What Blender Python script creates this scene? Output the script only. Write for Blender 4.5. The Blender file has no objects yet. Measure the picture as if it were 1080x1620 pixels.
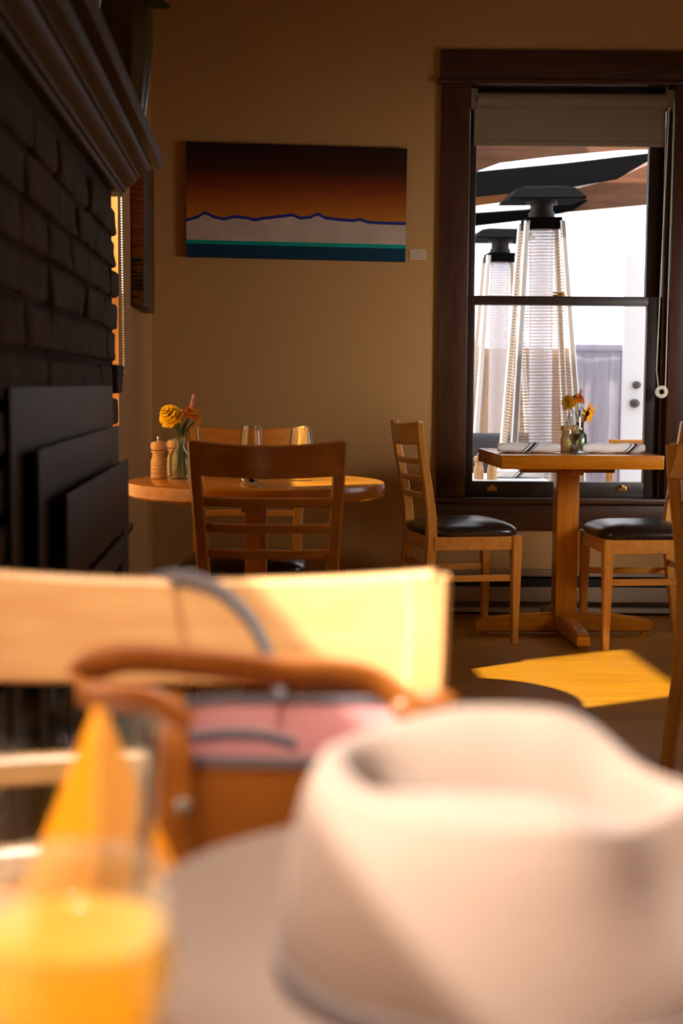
import bpy, bmesh, math, random
from mathutils import Vector, Matrix
random.seed(7)
PI = math.pi
SC = bpy.context.scene
COL = SC.collection

# ------------------------------------------------------------------ camera
FPX = 2250.0
HCAM = 1.03
PITCH = math.atan(203/2250)
ROLL = 0.0075
_f = Vector((0, math.cos(PITCH), -math.sin(PITCH)))
_r0 = Vector((1, 0, 0)); _u0 = Vector((0, math.sin(PITCH), math.cos(PITCH)))
_r = _r0*math.cos(ROLL) + _u0*math.sin(ROLL)
_u = -_r0*math.sin(ROLL) + _u0*math.cos(ROLL)
cam_d = bpy.data.cameras.new('camera')
cam = bpy.data.objects.new('camera', cam_d); COL.objects.link(cam)
M = Matrix((( _r.x, _u.x, -_f.x, 0), (_r.y, _u.y, -_f.y, 0), (_r.z, _u.z, -_f.z, HCAM), (0, 0, 0, 1)))
cam.matrix_world = M
cam_d.sensor_fit = 'VERTICAL'; cam_d.sensor_height = 36; cam_d.sensor_width = 24
cam_d.lens = FPX/1620*36
cam_d.clip_start = 0.02
cam_d.dof.use_dof = True
cam_d.dof.focus_distance = 5.0
cam_d.dof.aperture_fstop = 4.0
SC.camera = cam

def P(px, py, D):
    """world point on the pixel's ray at world depth y = D"""
    d = _f + _r*((px-540)/FPX) + _u*((810-py)/FPX)
    return Vector((0, 0, HCAM)) + d*(D/d.y)
def PZ(px, py, z):
    """world point on the pixel's ray at height z"""
    d = _f + _r*((px-540)/FPX) + _u*((810-py)/FPX)
    return Vector((0, 0, HCAM)) + d*((z-HCAM)/d.z)

# ------------------------------------------------------------------ light
SC.view_settings.view_transform = 'Standard'
SC.view_settings.look = 'None'
SC.view_settings.gamma = 1.0
SC.view_settings.use_curve_mapping = False
SC.view_settings.exposure = 0.0
SUN_H = Vector((0.870, 0.492)).normalized()
SUN_TAN = 0.965
SUN_E = 14.5
WORLD_S = 2.6
w = bpy.data.worlds.new('sky'); SC.world = w; w.use_nodes = True
wn = w.node_tree.nodes; wl = w.node_tree.links
bg = wn['Background']; bg.inputs['Color'].default_value = (0.93, 0.95, 1.0, 1); bg.inputs['Strength'].default_value = WORLD_S
sd = bpy.data.lights.new('sun', 'SUN'); sd.energy = SUN_E; sd.angle = math.radians(1.1); sd.color = (1.0, 0.94, 0.86)
sun = bpy.data.objects.new('sun', sd); COL.objects.link(sun)
sdir = Vector((SUN_H.x, SUN_H.y, -SUN_TAN)).normalized()
sun.rotation_euler = sdir.to_track_quat('-Z', 'Y').to_euler(); sun.location = (-4, -2, 6)
def daylight(name, loc, direction, sx, sy, energy, color=(1.0, 0.95, 0.88)):
    d = bpy.data.lights.new(name, 'AREA'); d.shape = 'RECTANGLE'; d.size = sx; d.size_y = sy
    d.energy = energy; d.color = color
    o = bpy.data.objects.new(name, d); COL.objects.link(o)
    o.location = loc; o.rotation_euler = Vector(direction).to_track_quat('-Z', 'Z').to_euler()
    return o
WALL_Y = 6.40
def LX(y): return -0.853 + 0.06*(WALL_Y-y)      # room face of the left wall
FW0, FW1 = 3.52, 4.50                            # far side window opening
NW0, NW1 = -0.20, 1.08                           # near side window opening
daylight('daylight_far_window', (LX(4.0)-0.22, 4.0, 1.35), (1, 0, -0.1), 0.9, 1.4, 8)
rw = daylight('right_side_fill', (2.95, 4.42, 1.35), (-0.70, 0.70, -0.11), 0.8, 0.8, 7.5, (1.0, 0.93, 0.86))  # added unseen fill, a narrow beam brightening the lower back wall
rw.data.spread = math.radians(58)
dl = daylight('overhead_fill', (0.05, 0.30, 2.93), (0, 0.08, -1), 0.3, 0.3, 16, (1.0, 0.9, 0.8))  # added fill above the near table, no fixture there
dl.data.spread = math.radians(75)
daylight('daylight_near_window', (LX(0.44)-0.30, 0.44, 2.0), (1, 0, -0.55), 1.25, 0.8, 34).data.spread = math.radians(105)
#daylight('daylight_back_window', (1.0, WALL_Y+0.28, 1.3), (0, -1, -0.25), 0.8, 1.5, 9, (0.95, 0.97, 1.0))
#daylight('daylight_rear_window', (1.2, -2.9, 1.5), (0, 1, -0.1), 2.0, 1.4, 2)

# ------------------------------------------------------------------ object helpers
def tag(o, label=None, cat=None, group=None, kind=None):
    if label: o['label'] = label
    if cat: o['category'] = cat
    if group: o['group'] = group
    if kind: o['kind'] = kind
    return o
def empty(name, loc=(0, 0, 0), rz=0, label=None, cat=None, group=None, kind=None):
    o = bpy.data.objects.new(name, None); COL.objects.link(o)
    o.empty_display_size = 0.05
    o.location = loc; o.rotation_euler = (0, 0, rz)
    return tag(o, label, cat, group, kind)
def copy_tree(o, parent=None):
    c = o.copy(); COL.objects.link(c)
    if parent: c.parent = parent
    for ch in list(o.children): copy_tree(ch, c)
    return c

class MB:
    """collects shapes; build() links them as one mesh object"""
    def __init__(s): s.bm = bmesh.new(); s.mi = 0
    def _setmi(s, faces):
        for f in faces: f.material_index = s.mi
    def box(s, x0, x1, y0, y1, z0, z1, bev=0.0, seg=2, mat=None):
        vs = [s.bm.verts.new((x, y, z)) for x in (x0, x1) for y in (y0, y1) for z in (z0, z1)]
        q = [(0, 1, 3, 2), (4, 6, 7, 5), (0, 4, 5, 1), (2, 3, 7, 6), (0, 2, 6, 4), (1, 5, 7, 3)]
        fs = [s.bm.faces.new([vs[i] for i in t]) for t in q]
        s._setmi(fs)
        if mat is not None:
            for v in vs: v.co = mat @ v.co
        if bev > 0:
            es = list({e for f in fs for e in f.edges})
            r = bmesh.ops.bevel(s.bm, geom=es, offset=bev, segments=seg, profile=0.6, affect='EDGES')
            s._setmi(r['faces'])
        return s
    def hexa(s, pts8, bev=0.0, seg=2):
        """8 points ordered as box()"""
        vs = [s.bm.verts.new(p) for p in pts8]
        q = [(0, 1, 3, 2), (4, 6, 7, 5), (0, 4, 5, 1), (2, 3, 7, 6), (0, 2, 6, 4), (1, 5, 7, 3)]
        fs = [s.bm.faces.new([vs[i] for i in t]) for t in q]
        s._setmi(fs)
        if bev > 0:
            es = list({e for f in fs for e in f.edges})
            r = bmesh.ops.bevel(s.bm, geom=es, offset=bev, segments=seg, profile=0.6, affect='EDGES')
            s._setmi(r['faces'])
        return s
    def loft(s, rings, closed=True, caps=True):
        R = [[s.bm.verts.new(p) for p in r] for r in rings]
        n = len(rings[0]); fs = []
        for a, b in zip(R[:-1], R[1:]):
            for i in range(n if closed else n-1):
                j = (i+1) % n
                fs.append(s.bm.faces.new((a[i], a[j], b[j], b[i])))
        if caps and closed:
            fs.append(s.bm.faces.new(list(reversed(R[0])))); fs.append(s.bm.faces.new(R[-1]))
        s._setmi(fs)
        return s
    def sweep(s, stations, ch=0.22):
        """stations: (centre, half-width vector, half-height vector) -> chamfered rectangular section"""
        rings = []
        for c, a, b in stations:
            c, a, b = Vector(c), Vector(a), Vector(b)
            la, lb = a.length, b.length; m = ch*min(la, lb)
            ka, kb = 1-m/la, 1-m/lb
            rings.append([c+a*ka+b, c+a+b*kb, c+a-b*kb, c+a*ka-b, c-a*ka-b, c-a-b*kb, c-a+b*kb, c-a*ka+b][::-1])
        return s.loft(rings)
    def tube(s, pts, rad, n=10, up=(0, 0, 1)):
        pts = [Vector(p) for p in pts]
        rs = rad if isinstance(rad, (list, tuple)) else [rad]*len(pts)
        rings = []; prev = None
        for i, p in enumerate(pts):
            t = (pts[min(i+1, len(pts)-1)]-pts[max(i-1, 0)]).normalized()
            if prev is None:
                a = t.cross(Vector(up))
                if a.length < 1e-3: a = t.cross(Vector((1, 0, 0)))
            else: a = prev - t*prev.dot(t)
            a.normalize(); prev = a; b = t.cross(a)
            rings.append([p+(a*math.cos(k*2*PI/n)+b*math.sin(k*2*PI/n))*rs[i] for k in range(n)])
        return s.loft(rings)
    def strap(s, pts, hw, ht, up):
        pts = [Vector(p) for p in pts]; st = []
        for i, p in enumerate(pts):
            t = (pts[min(i+1, len(pts)-1)]-pts[max(i-1, 0)]).normalized()
            u = up(i/(len(pts)-1)) if callable(up) else up
            u = Vector(u); a = (u - t*u.dot(t)).normalized(); b = t.cross(a)
            st.append((p, a*hw, b*ht))
        return s.sweep(st, 0.5)
    def lathe(s, prof, n=32, c=(0, 0, 0), capb=True, capt=True, closed=False):
        c = Vector(c); R = []
        for r, z in prof:
            R.append([s.bm.verts.new((c.x+r*math.cos(k*2*PI/n), c.y+r*math.sin(k*2*PI/n), c.z+z)) for k in range(n)])
        fs = []
        prs = list(zip(R[:-1], R[1:]))
        if closed: prs.append((R[-1], R[0]))
        for a, b in prs:
            for k in range(n):
                j = (k+1) % n
                fs.append(s.bm.faces.new((a[k], a[j], b[j], b[k])))
        if not closed:
            if capb: fs.append(s.bm.faces.new(list(reversed(R[0]))))
            if capt: fs.append(s.bm.faces.new(R[-1]))
        s._setmi(fs)
        return s
    def prism(s, pts, ext):
        ext = Vector(ext)
        a = [s.bm.verts.new(p) for p in pts]; b = [s.bm.verts.new(Vector(p)+ext) for p in pts]
        n = len(a); fs = [s.bm.faces.new(a), s.bm.faces.new(list(reversed(b)))]
        for i in range(n):
            j = (i+1) % n
            fs.append(s.bm.faces.new((a[j], a[i], b[i], b[j])))
        s._setmi(fs)
        return s
    def ball(s, c, r, sx=1, sy=1, sz=1, u=14, v=9):
        c = Vector(c); rings = []
        for i in range(1, v):
            th = PI*i/v
            rings.append([c+Vector((r*sx*math.sin(th)*math.cos(k*2*PI/u), r*sy*math.sin(th)*math.sin(k*2*PI/u), -r*sz*math.cos(th))) for k in range(u)])
        return s.loft(rings)
    def build(s, name, mats, parent=None, smooth=35, sub=0, label=None, mat=None):
        me = bpy.data.meshes.new(name)
        bmesh.ops.recalc_face_normals(s.bm, faces=s.bm.faces[:])
        if mat is not None: s.bm.transform(mat)
        s.bm.to_mesh(me); s.bm.free()
        if not isinstance(mats, (list, tuple)): mats = [mats]
        for m in mats: me.materials.append(m)
        if smooth:
            me.polygons.foreach_set('use_smooth', [True]*len(me.polygons))
            if smooth < 180: me.set_sharp_from_angle(angle=math.radians(smooth))
        o = bpy.data.objects.new(name, me); COL.objects.link(o)
        if parent: o.parent = parent
        if sub:
            md = o.modifiers.new('sub', 'SUBSURF'); md.levels = sub; md.render_levels = sub
        if label: o['label'] = label
        return o

def spline(pts, n):
    """Catmull-Rom through pts"""
    pts = [Vector(p) for p in pts]; out = []
    m = len(pts)-1
    for k in range(n+1):
        t = k/n*m; i = min(int(t), m-1); u = t-i
        p0 = pts[max(i-1, 0)]; p1 = pts[i]; p2 = pts[i+1]; p3 = pts[min(i+2, m)]
        out.append(0.5*((2*p1)+(p2-p0)*u+(2*p0-5*p1+4*p2-p3)*u*u+(3*p1-p0-3*p2+p3)*u**3))
    return out
def sm(a, b, x):
    t = max(0.0, min(1.0, (x-a)/(b-a))); return t*t*(3-2*t)

# ------------------------------------------------------------------ materials
def newmat(name):
    m = bpy.data.materials.new(name); m.use_nodes = True
    nt = m.node_tree; b = nt.nodes['Principled BSDF']
    return m, nt, b
def plain(name, col, rough=0.5, metal=0.0, spec=0.5, coat=0.0, bump=0.0, bscale=60, var=0.0, vscale=6, sheen=0.0):
    m, nt, b = newmat(name)
    b.inputs['Base Color'].default_value = (*col, 1); b.inputs['Roughness'].default_value = rough
    b.inputs['Metallic'].default_value = metal; b.inputs['Specular IOR Level'].default_value = spec
    b.inputs['Coat Weight'].default_value = coat; b.inputs['Coat Roughness'].default_value = 0.12
    b.inputs['Sheen Weight'].default_value = sheen
    tc = nt.nodes.new('ShaderNodeTexCoord')
    if var > 0:
        n = nt.nodes.new('ShaderNodeTexNoise'); n.inputs['Scale'].default_value = vscale; n.inputs['Detail'].default_value = 5
        nt.links.new(tc.outputs['Object'], n.inputs['Vector'])
        r = nt.nodes.new('ShaderNodeValToRGB')
        r.color_ramp.elements[0].position = 0.3; r.color_ramp.elements[1].position = 0.7
        r.color_ramp.elements[0].color = (*[c*(1-var) for c in col], 1); r.color_ramp.elements[1].color = (*[min(1, c*(1+var)) for c in col], 1)
        nt.links.new(n.outputs['Fac'], r.inputs['Fac']); nt.links.new(r.outputs['Color'], b.inputs['Base Color'])
    if bump > 0:
        n2 = nt.nodes.new('ShaderNodeTexNoise'); n2.inputs['Scale'].default_value = bscale; n2.inputs['Detail'].default_value = 4
        nt.links.new(tc.outputs['Object'], n2.inputs['Vector'])
        bp = nt.nodes.new('ShaderNodeBump'); bp.inputs['Strength'].default_value = bump; bp.inputs['Distance'].default_value = 0.003
        nt.links.new(n2.outputs['Fac'], bp.inputs['Height']); nt.links.new(bp.outputs['Normal'], b.inputs['Normal'])
    return m
def wood(name, c1, c2, axis='z', rough=0.35, coat=0.3, scale=9.0, stretch=14.0, bump=0.05):
    m, nt, b = newmat(name)
    tc = nt.nodes.new('ShaderNodeTexCoord'); mp = nt.nodes.new('ShaderNodeMapping')
    sc = {'x': (1, stretch, stretch), 'y': (stretch, 1, stretch), 'z': (stretch, stretch, 1)}[axis]
    mp.inputs['Scale'].default_value = sc
    nt.links.new(tc.outputs['Object'], mp.inputs['Vector'])
    n = nt.nodes.new('ShaderNodeTexNoise'); n.inputs['Scale'].default_value = scale*0.35; n.inputs['Detail'].default_value = 7; n.inputs['Distortion'].default_value = 0.6
    nt.links.new(mp.outputs['Vector'], n.inputs['Vector'])
    r = nt.nodes.new('ShaderNodeValToRGB')
    r.color_ramp.elements[0].position = 0.3; r.color_ramp.elements[1].position = 0.72
    r.color_ramp.elements[0].color = (*c1, 1); r.color_ramp.elements[1].color = (*c2, 1)
    nt.links.new(n.outputs['Fac'], r.inputs['Fac']); nt.links.new(r.outputs['Color'], b.inputs['Base Color'])
    b.inputs['Roughness'].default_value = rough; b.inputs['Coat Weight'].default_value = coat; b.inputs['Coat Roughness'].default_value = 0.15
    bp = nt.nodes.new('ShaderNodeBump'); bp.inputs['Strength'].default_value = bump; bp.inputs['Distance'].default_value = 0.002
    nt.links.new(n.outputs['Fac'], bp.inputs['Height']); nt.links.new(bp.outputs['Normal'], b.inputs['Normal'])
    return m
def thin_glass(name, tint=(1, 1, 1), rough=0.02, f0=0.85, base=0.03, diff=None, dfac=0.0):
    """a thin sheet: transparent with Fresnel reflections"""
    m = bpy.data.materials.new(name); m.use_nodes = True
    nt = m.node_tree; nt.nodes.clear()
    out = nt.nodes.new('ShaderNodeOutputMaterial')
    tr = nt.nodes.new('ShaderNodeBsdfTransparent'); tr.inputs['Color'].default_value = (*tint, 1)
    gl = nt.nodes.new('ShaderNodeBsdfGlossy'); gl.inputs['Roughness'].default_value = rough
    fr = nt.nodes.new('ShaderNodeLayerWeight'); fr.inputs['Blend'].default_value = 0.12
    ad = nt.nodes.new('ShaderNodeMath'); ad.operation = 'MULTIPLY_ADD'; ad.inputs[1].default_value = f0; ad.inputs[2].default_value = base; ad.use_clamp = True
    nt.links.new(fr.outputs['Fresnel'], ad.inputs[0])
    mx = nt.nodes.new('ShaderNodeMixShader')
    nt.links.new(ad.outputs[0], mx.inputs['Fac']); nt.links.new(tr.outputs[0], mx.inputs[1]); nt.links.new(gl.outputs[0], mx.inputs[2])
    last = mx
    if diff:
        df = nt.nodes.new('ShaderNodeBsdfTranslucent'); df.inputs['Color'].default_value = (*diff, 1)
        m2 = nt.nodes.new('ShaderNodeMixShader'); m2.inputs['Fac'].default_value = dfac
        nt.links.new(mx.outputs[0], m2.inputs[1]); nt.links.new(df.outputs[0], m2.inputs[2]); last = m2
    nt.links.new(last.outputs[0], out.inputs['Surface'])
    return m

M_wall = plain('wall_paint', (0.46, 0.25, 0.082), 0.75, bump=0.12, bscale=170)
M_ceil = plain('ceiling_paint', (0.22, 0.13, 0.05), 0.9)
M_rear = plain('dark_panelling', (0.08, 0.04, 0.015), 0.7)
M_trim = wood('dark_stained_trim', (0.035, 0.011, 0.005), (0.075, 0.026, 0.010), 'z', 0.35, 0.2)
M_trimx = wood('dark_stained_trim_across', (0.035, 0.011, 0.005), (0.075, 0.026, 0.010), 'x', 0.35, 0.2)
M_tan = plain('tan_painted_trim', (0.22, 0.12, 0.04), 0.6)
M_sash = wood('dark_sash', (0.014, 0.006, 0.004), (0.03, 0.012, 0.007), 'z', 0.4, 0.1)
M_mantel = wood('mantel_wood', (0.014, 0.006, 0.0035), (0.03, 0.013, 0.007), 'y', 0.55, 0.0)
CW1, CW2 = (0.56, 0.215, 0.028), (0.72, 0.32, 0.06)
M_cz = wood('blond_wood_upright', CW1, CW2, 'z', 0.32, 0.35)
M_cx = wood('blond_wood_across', CW1, CW2, 'x', 0.32, 0.35)
M_cy = wood('blond_wood_depth', CW1, CW2, 'y', 0.32, 0.35)
TW1, TW2 = (0.44, 0.135, 0.005), (0.58, 0.205, 0.010)
M_tx = wood('honey_wood_top', TW1, TW2, 'x', 0.22, 0.15)
M_tz = wood('honey_wood_upright', TW1, TW2, 'z', 0.3, 0.3)
M_vinyl = plain('brown_vinyl', (0.022, 0.013, 0.011), 0.28, spec=0.55, bump=0.08, bscale=300)
M_metal_dark = plain('dark_steel', (0.022, 0.017, 0.014), 0.5, metal=0.0, spec=0.25, var=0.25, vscale=5)
M_black = plain('soot_black', (0.006, 0.006, 0.006), 0.7)
M_brick = plain('dark_brick', (0.034, 0.021, 0.012), 0.85, bump=0.9, bscale=38, var=0.55, vscale=9)
M_mortar = plain('dark_mortar', (0.02, 0.015, 0.011), 0.95, bump=0.5, bscale=120)
M_blind = plain('blind_fabric', (0.22, 0.155, 0.095), 0.85, bump=0.15, bscale=400)
M_white_plastic = plain('ivory_plastic', (0.75, 0.68, 0.56), 0.4)
M_bracket = plain('bracket_metal', (0.16, 0.12, 0.08), 0.5)
M_brass = plain('brass', (0.55, 0.33, 0.08), 0.35, metal=1.0)
M_chrome = plain('steel', (0.6, 0.6, 0.6), 0.2, metal=1.0)
M_pane = thin_glass('window_pane', (0.97, 0.98, 0.98), 0.01, base=0.01)
M_glass = thin_glass('clear_glassware', (0.97, 0.98, 0.97), 0.06, f0=0.5, base=0.05)
M_jglass = thin_glass('juice_glass', (0.97, 0.97, 0.96), 0.1, f0=0.6, base=0.05, diff=(1.0, 1.0, 1.0), dfac=0.09)
M_vaseglass = thin_glass('greenish_vase_glass', (0.91, 0.975, 0.94), 0.03, f0=0.6, base=0.04)
M_mill = wood('mill_beech', (0.55, 0.30, 0.11), (0.68, 0.40, 0.17), 'z', 0.4, 0.15)
M_napkin = plain('napkin_linen', (0.82, 0.78, 0.76), 0.9, bump=0.3, bscale=250)
M_navy = plain('napkin_stripe', (0.05, 0.055, 0.09), 0.9)
M_stem = plain('flower_stem', (0.10, 0.20, 0.03), 0.5)
M_leaf = plain('leaf_green', (0.05, 0.12, 0.02), 0.5, var=0.3, vscale=20)
M_yellow = plain('yellow_petal', (0.90, 0.50, 0.01), 0.7, spec=0.1, var=0.2, vscale=40)
M_orangep = plain('orange_petal', (0.62, 0.15, 0.01), 0.7, spec=0.1, var=0.35, vscale=40)
M_gold = plain('golden_petal', (0.80, 0.36, 0.01), 0.7, spec=0.1, var=0.25, vscale=40)
M_pink = plain('pink_floret', (0.62, 0.26, 0.30), 0.6, var=0.3, vscale=60)
M_center = plain('flower_centre', (0.10, 0.03, 0.01), 0.8)

# ================================================================== STRUCTURE
# floor : wide varnished planks with knots
def floor_mat():
    m, nt, b = newmat('honey_plank_floor')
    tc = nt.nodes.new('ShaderNodeTexCoord')
    br = nt.nodes.new('ShaderNodeTexBrick')
    br.offset = 0.37; br.inputs['Scale'].default_value = 1.0; br.inputs['Mortar Size'].default_value = 0.0035
    br.inputs['Brick Width'].default_value = 2.4; br.inputs['Row Height'].default_value = 0.135; br.inputs['Bias'].default_value = 0.0
    br.inputs['Color1'].default_value = (0.0, 0.0, 0.0, 1); br.inputs['Color2'].default_value = (1, 1, 1, 1); br.inputs['Mortar'].default_value = (0.35, 0.35, 0.35, 1)
    nt.links.new(tc.outputs['Object'], br.inputs['Vector'])
    mp = nt.nodes.new('ShaderNodeMapping'); mp.inputs['Scale'].default_value = (1.0, 16, 1)
    nt.links.new(tc.outputs['Object'], mp.inputs['Vector'])
    n = nt.nodes.new('ShaderNodeTexNoise'); n.inputs['Scale'].default_value = 3.0; n.inputs['Detail'].default_value = 8; n.inputs['Distortion'].default_value = 0.8
    nt.links.new(mp.outputs['Vector'], n.inputs['Vector'])
    r = nt.nodes.new('ShaderNodeValToRGB'); r.color_ramp.elements[0].position = 0.3; r.color_ramp.elements[1].position = 0.7
    r.color_ramp.elements[0].color = (0.38, 0.135, 0.004, 1); r.color_ramp.elements[1].color = (0.52, 0.215, 0.007, 1)
    nt.links.new(n.outputs['Fac'], r.inputs['Fac'])
    mixp = nt.nodes.new('ShaderNodeMix'); mixp.data_type = 'RGBA'; mixp.blend_type = 'MULTIPLY'; mixp.inputs[0].default_value = 0.3
    nt.links.new(r.outputs['Color'], mixp.inputs[6]); nt.links.new(br.outputs['Color'], mixp.inputs[7])
    mpk = nt.nodes.new('ShaderNodeMapping'); mpk.inputs['Scale'].default_value = (2.6, 5.2, 1)
    nt.links.new(tc.outputs['Object'], mpk.inputs['Vector'])
    vo = nt.nodes.new('ShaderNodeTexVoronoi'); vo.inputs['Scale'].default_value = 1.5; vo.inputs['Randomness'].default_value = 1.0
    nt.links.new(mpk.outputs['Vector'], vo.inputs['Vector'])
    kr = nt.nodes.new('ShaderNodeValToRGB'); kr.color_ramp.elements[0].position = 0.05; kr.color_ramp.elements[1].position = 0.10
    kr.color_ramp.elements[0].color = (0.16, 0.10, 0.08, 1); kr.color_ramp.elements[1].color = (1, 1, 1, 1)
    nt.links.new(vo.outputs['Distance'], kr.inputs['Fac'])
    mixk = nt.nodes.new('ShaderNodeMix'); mixk.data_type = 'RGBA'; mixk.blend_type = 'MULTIPLY'; mixk.inputs[0].default_value = 1.0
    nt.links.new(mixp.outputs[2], mixk.inputs[6]); nt.links.new(kr.outputs['Color'], mixk.inputs[7])
    nt.links.new(mixk.outputs[2], b.inputs['Base Color'])
    b.inputs['Roughness'].default_value = 0.34; b.inputs['Specular IOR Level'].default_value = 0.3; b.inputs['Coat Weight'].default_value = 0.1; b.inputs['Coat Roughness'].default_value = 0.12
    return m
XR, YB, ZC = 2.6, -3.0, 2.95
tag(MB().hexa([(x, y, z) for x in (-1.3, XR) for y in (YB, WALL_Y+0.2) for z in (-0.1, 0)]).build('floor', floor_mat(), smooth=0), kind='structure')
tag(MB().hexa([(x, y, z) for x in (-1.3, XR) for y in (YB, WALL_Y+0.2) for z in (ZC, ZC+0.1)]).build('ceiling', M_ceil, smooth=0), kind='structure')

WT = 0.17
# left wall with two window openings (sheared to the wall line)
ZS, ZH = 0.57, 2.30
m = MB()
def lwall(y0, y1, z0, z1):
    m.hexa([(LX(y)+o, y, z) for o in (-WT, 0) for y in (y0, y1) for z in (z0, z1)])
lwall(YB, NW0, 0, ZC); lwall(NW0, NW1, 0, ZS); lwall(NW0, NW1, ZH, ZC); lwall(NW1, FW0, 0, ZC)
lwall(FW0, FW1, 0, ZS); lwall(FW0, FW1, ZH, ZC); lwall(FW1, WALL_Y, 0, ZC)
tag(m.build('wall_left', M_wall, smooth=0), kind='structure')
# back wall with the window opening
BX0, BX1, BZ0, BZ1 = 0.548, 1.455, 0.50, 2.36
m = MB()
for x0, x1, z0, z1 in ((-1.1, BX0, 0, ZC), (BX0, BX1, 0, BZ0), (BX0, BX1, BZ1, ZC), (BX1, XR, 0, ZC)):
    m.box(x0, x1, WALL_Y, WALL_Y+WT, z0, z1)
tag(m.build('wall_back', M_wall, smooth=0), kind='structure')
m = MB()  # right wall, with an opening cut for the added fill light
for ya, yb, za, zb in ((YB, 4.0, 0, ZC), (4.0, 5.1, 0, 0.85), (4.0, 5.1, 1.7, ZC), (5.1, WALL_Y+0.2, 0, ZC)):
    m.box(XR, XR+0.1, ya, yb, za, zb)
tag(m.build('wall_right', M_wall, smooth=0), kind='structure')
tag(MB().box(-1.3, XR, YB-0.1, YB, 0, ZC).build('wall_rear', M_rear, smooth=0), kind='structure')

# ---- back window
win = empty('window_1', (1.0, WALL_Y, 0.5), kind='structure')
def wpart(mb, name, mat, **k):
    o = mb.build(name, mat, win, mat=Matrix.Translation((-1.0, -WALL_Y, -0.5)), **k); return o
CY = WALL_Y-0.022
cxl0 = P(692, 600, CY).x; ztop = P(900, 80, CY).z; zhb = P(900, 130, CY).z; zst = P(800, 788, WALL_Y-0.05).z; zap = P(800, 838, CY).z
wpart(MB().box(cxl0, BX0+0.005, CY, WALL_Y+0.01, zst, zhb, 0.004), 'casing', M_trim)
wpart(MB().box(BX1-0.005, BX1+0.125, CY, WALL_Y+0.01, zst, zhb, 0.004), 'casing', M_trim)
wpart(MB().box(cxl0-0.006, BX1+0.131, CY-0.006, WALL_Y+0.01, zhb, ztop, 0.004), 'head_casing', M_trimx)
m = MB().box(cxl0-0.02, BX1+0.145, CY-0.02, WALL_Y+0.01, zhb-0.012, zhb+0.012, 0.008, 3)
wpart(m, 'head_bead', M_trimx)
wpart(MB().box(cxl0-0.01, BX1+0.13, WALL_Y-0.055, WALL_Y+0.05, zst-0.025, zst, 0.006), 'window_stool', M_trimx)
wpart(MB().box(cxl0, BX1+0.125, CY, WALL_Y+0.01, zap, zst-0.025, 0.004), 'apron', M_trimx)
# jamb lining and stops
m = MB()
m.box(BX0, BX0+0.012, WALL_Y+0.01, WALL_Y+WT, zst, BZ1); m.box(BX1-0.012, BX1, WALL_Y+0.01, WALL_Y+WT, zst, BZ1)
m.box(BX0, BX1, WALL_Y+0.01, WALL_Y+WT, BZ1-0.012, BZ1)
m.box(BX1-0.03, BX1-0.012, WALL_Y+0.012, WALL_Y+0.035, zst, BZ1-0.01, 0.003)
m.box(BX0, BX1, WALL_Y+0.03, WALL_Y+WT+0.03, BZ0-0.02, BZ0+0.02)
wpart(m, 'jamb', M_trim)
GXL, GXR = P(749, 600, WALL_Y+0.06).x, P(1019, 600, WALL_Y+0.06).x
zm0, zm1 = P(885, 483, WALL_Y+0.06).z, P(885, 469, WALL_Y+0.06).z
zgb = P(800, 761, WALL_Y+0.06).z
def sash(y0, y1, z0, z1, zg0, zg1, name):
    m = MB()
    m.box(BX0+0.012, GXL, y0, y1, z0, z1, 0.004); m.box(GXR, BX1-0.02, y0, y1, z0, z1, 0.004)
    m.box(GXL-0.01, GXR+0.01, y0, y1, z0, zg0, 0.004); m.box(GXL-0.01, GXR+0.01, y0, y1, zg1, z1, 0.004)
    s_ = wpart(m, name, M_sash)
    g = MB().box(GXL-0.005, GXR+0.005, (y0+y1)/2-0.002, (y0+y1)/2+0.002, zg0-0.005, zg1+0.005).build('pane', M_pane, s_, mat=Matrix.Translation((-1.0, -WALL_Y, -0.5)), smooth=0)
    return s_
s1 = sash(WALL_Y+0.04, WALL_Y+0.078, zst, zm1, zgb, zm0, 'lower_sash')
sash(WALL_Y+0.085, WALL_Y+0.123, zm0, BZ1-0.012, zm1-0.002, BZ1-0.07, 'upper_sash')
def lift(px, py):
    p = P(px, py, WALL_Y+0.036)
    m = MB().box(p.x-0.022, p.x+0.022, WALL_Y+0.034, WALL_Y+0.041, p.z-0.011, p.z+0.009, 0.002)
    m.box(p.x-0.008, p.x+0.008, WALL_Y+0.018, WALL_Y+0.036, p.z+0.002, p.z+0.016, 0.003)
    m.box(p.x-0.018, p.x-0.010, WALL_Y+0.028, WALL_Y+0.036, p.z-0.008, p.z+0.006, 0.002); m.box(p.x+0.010, p.x+0.018, WALL_Y+0.028, WALL_Y+0.036, p.z-0.008, p.z+0.006, 0.002)
    m.build('sash_lift', M_brass, s1, mat=Matrix.Translation((-1.0, -WALL_Y, -0.5)), label='small brass sash lift')
lift(778, 773); lift(983, 773)
p = P(884, 466, WALL_Y+0.06)
m = MB().box(p.x-0.03, p.x+0.028, WALL_Y+0.045, WALL_Y+0.08, zm1, zm1+0.008, 0.002)
m.box(p.x-0.004, p.x+0.024, WALL_Y+0.05, WALL_Y+0.075, zm1+0.008, zm1+0.018, 0.004)
m.tube([(p.x, WALL_Y+0.055, zm1+0.014), (p.x-0.03, WALL_Y+0.05, zm1+0.016)], 0.004)
m.build('sash_lock', M_brass, s1, mat=Matrix.Translation((-1.0, -WALL_Y, -0.5)), label='brass sash lock')

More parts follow.
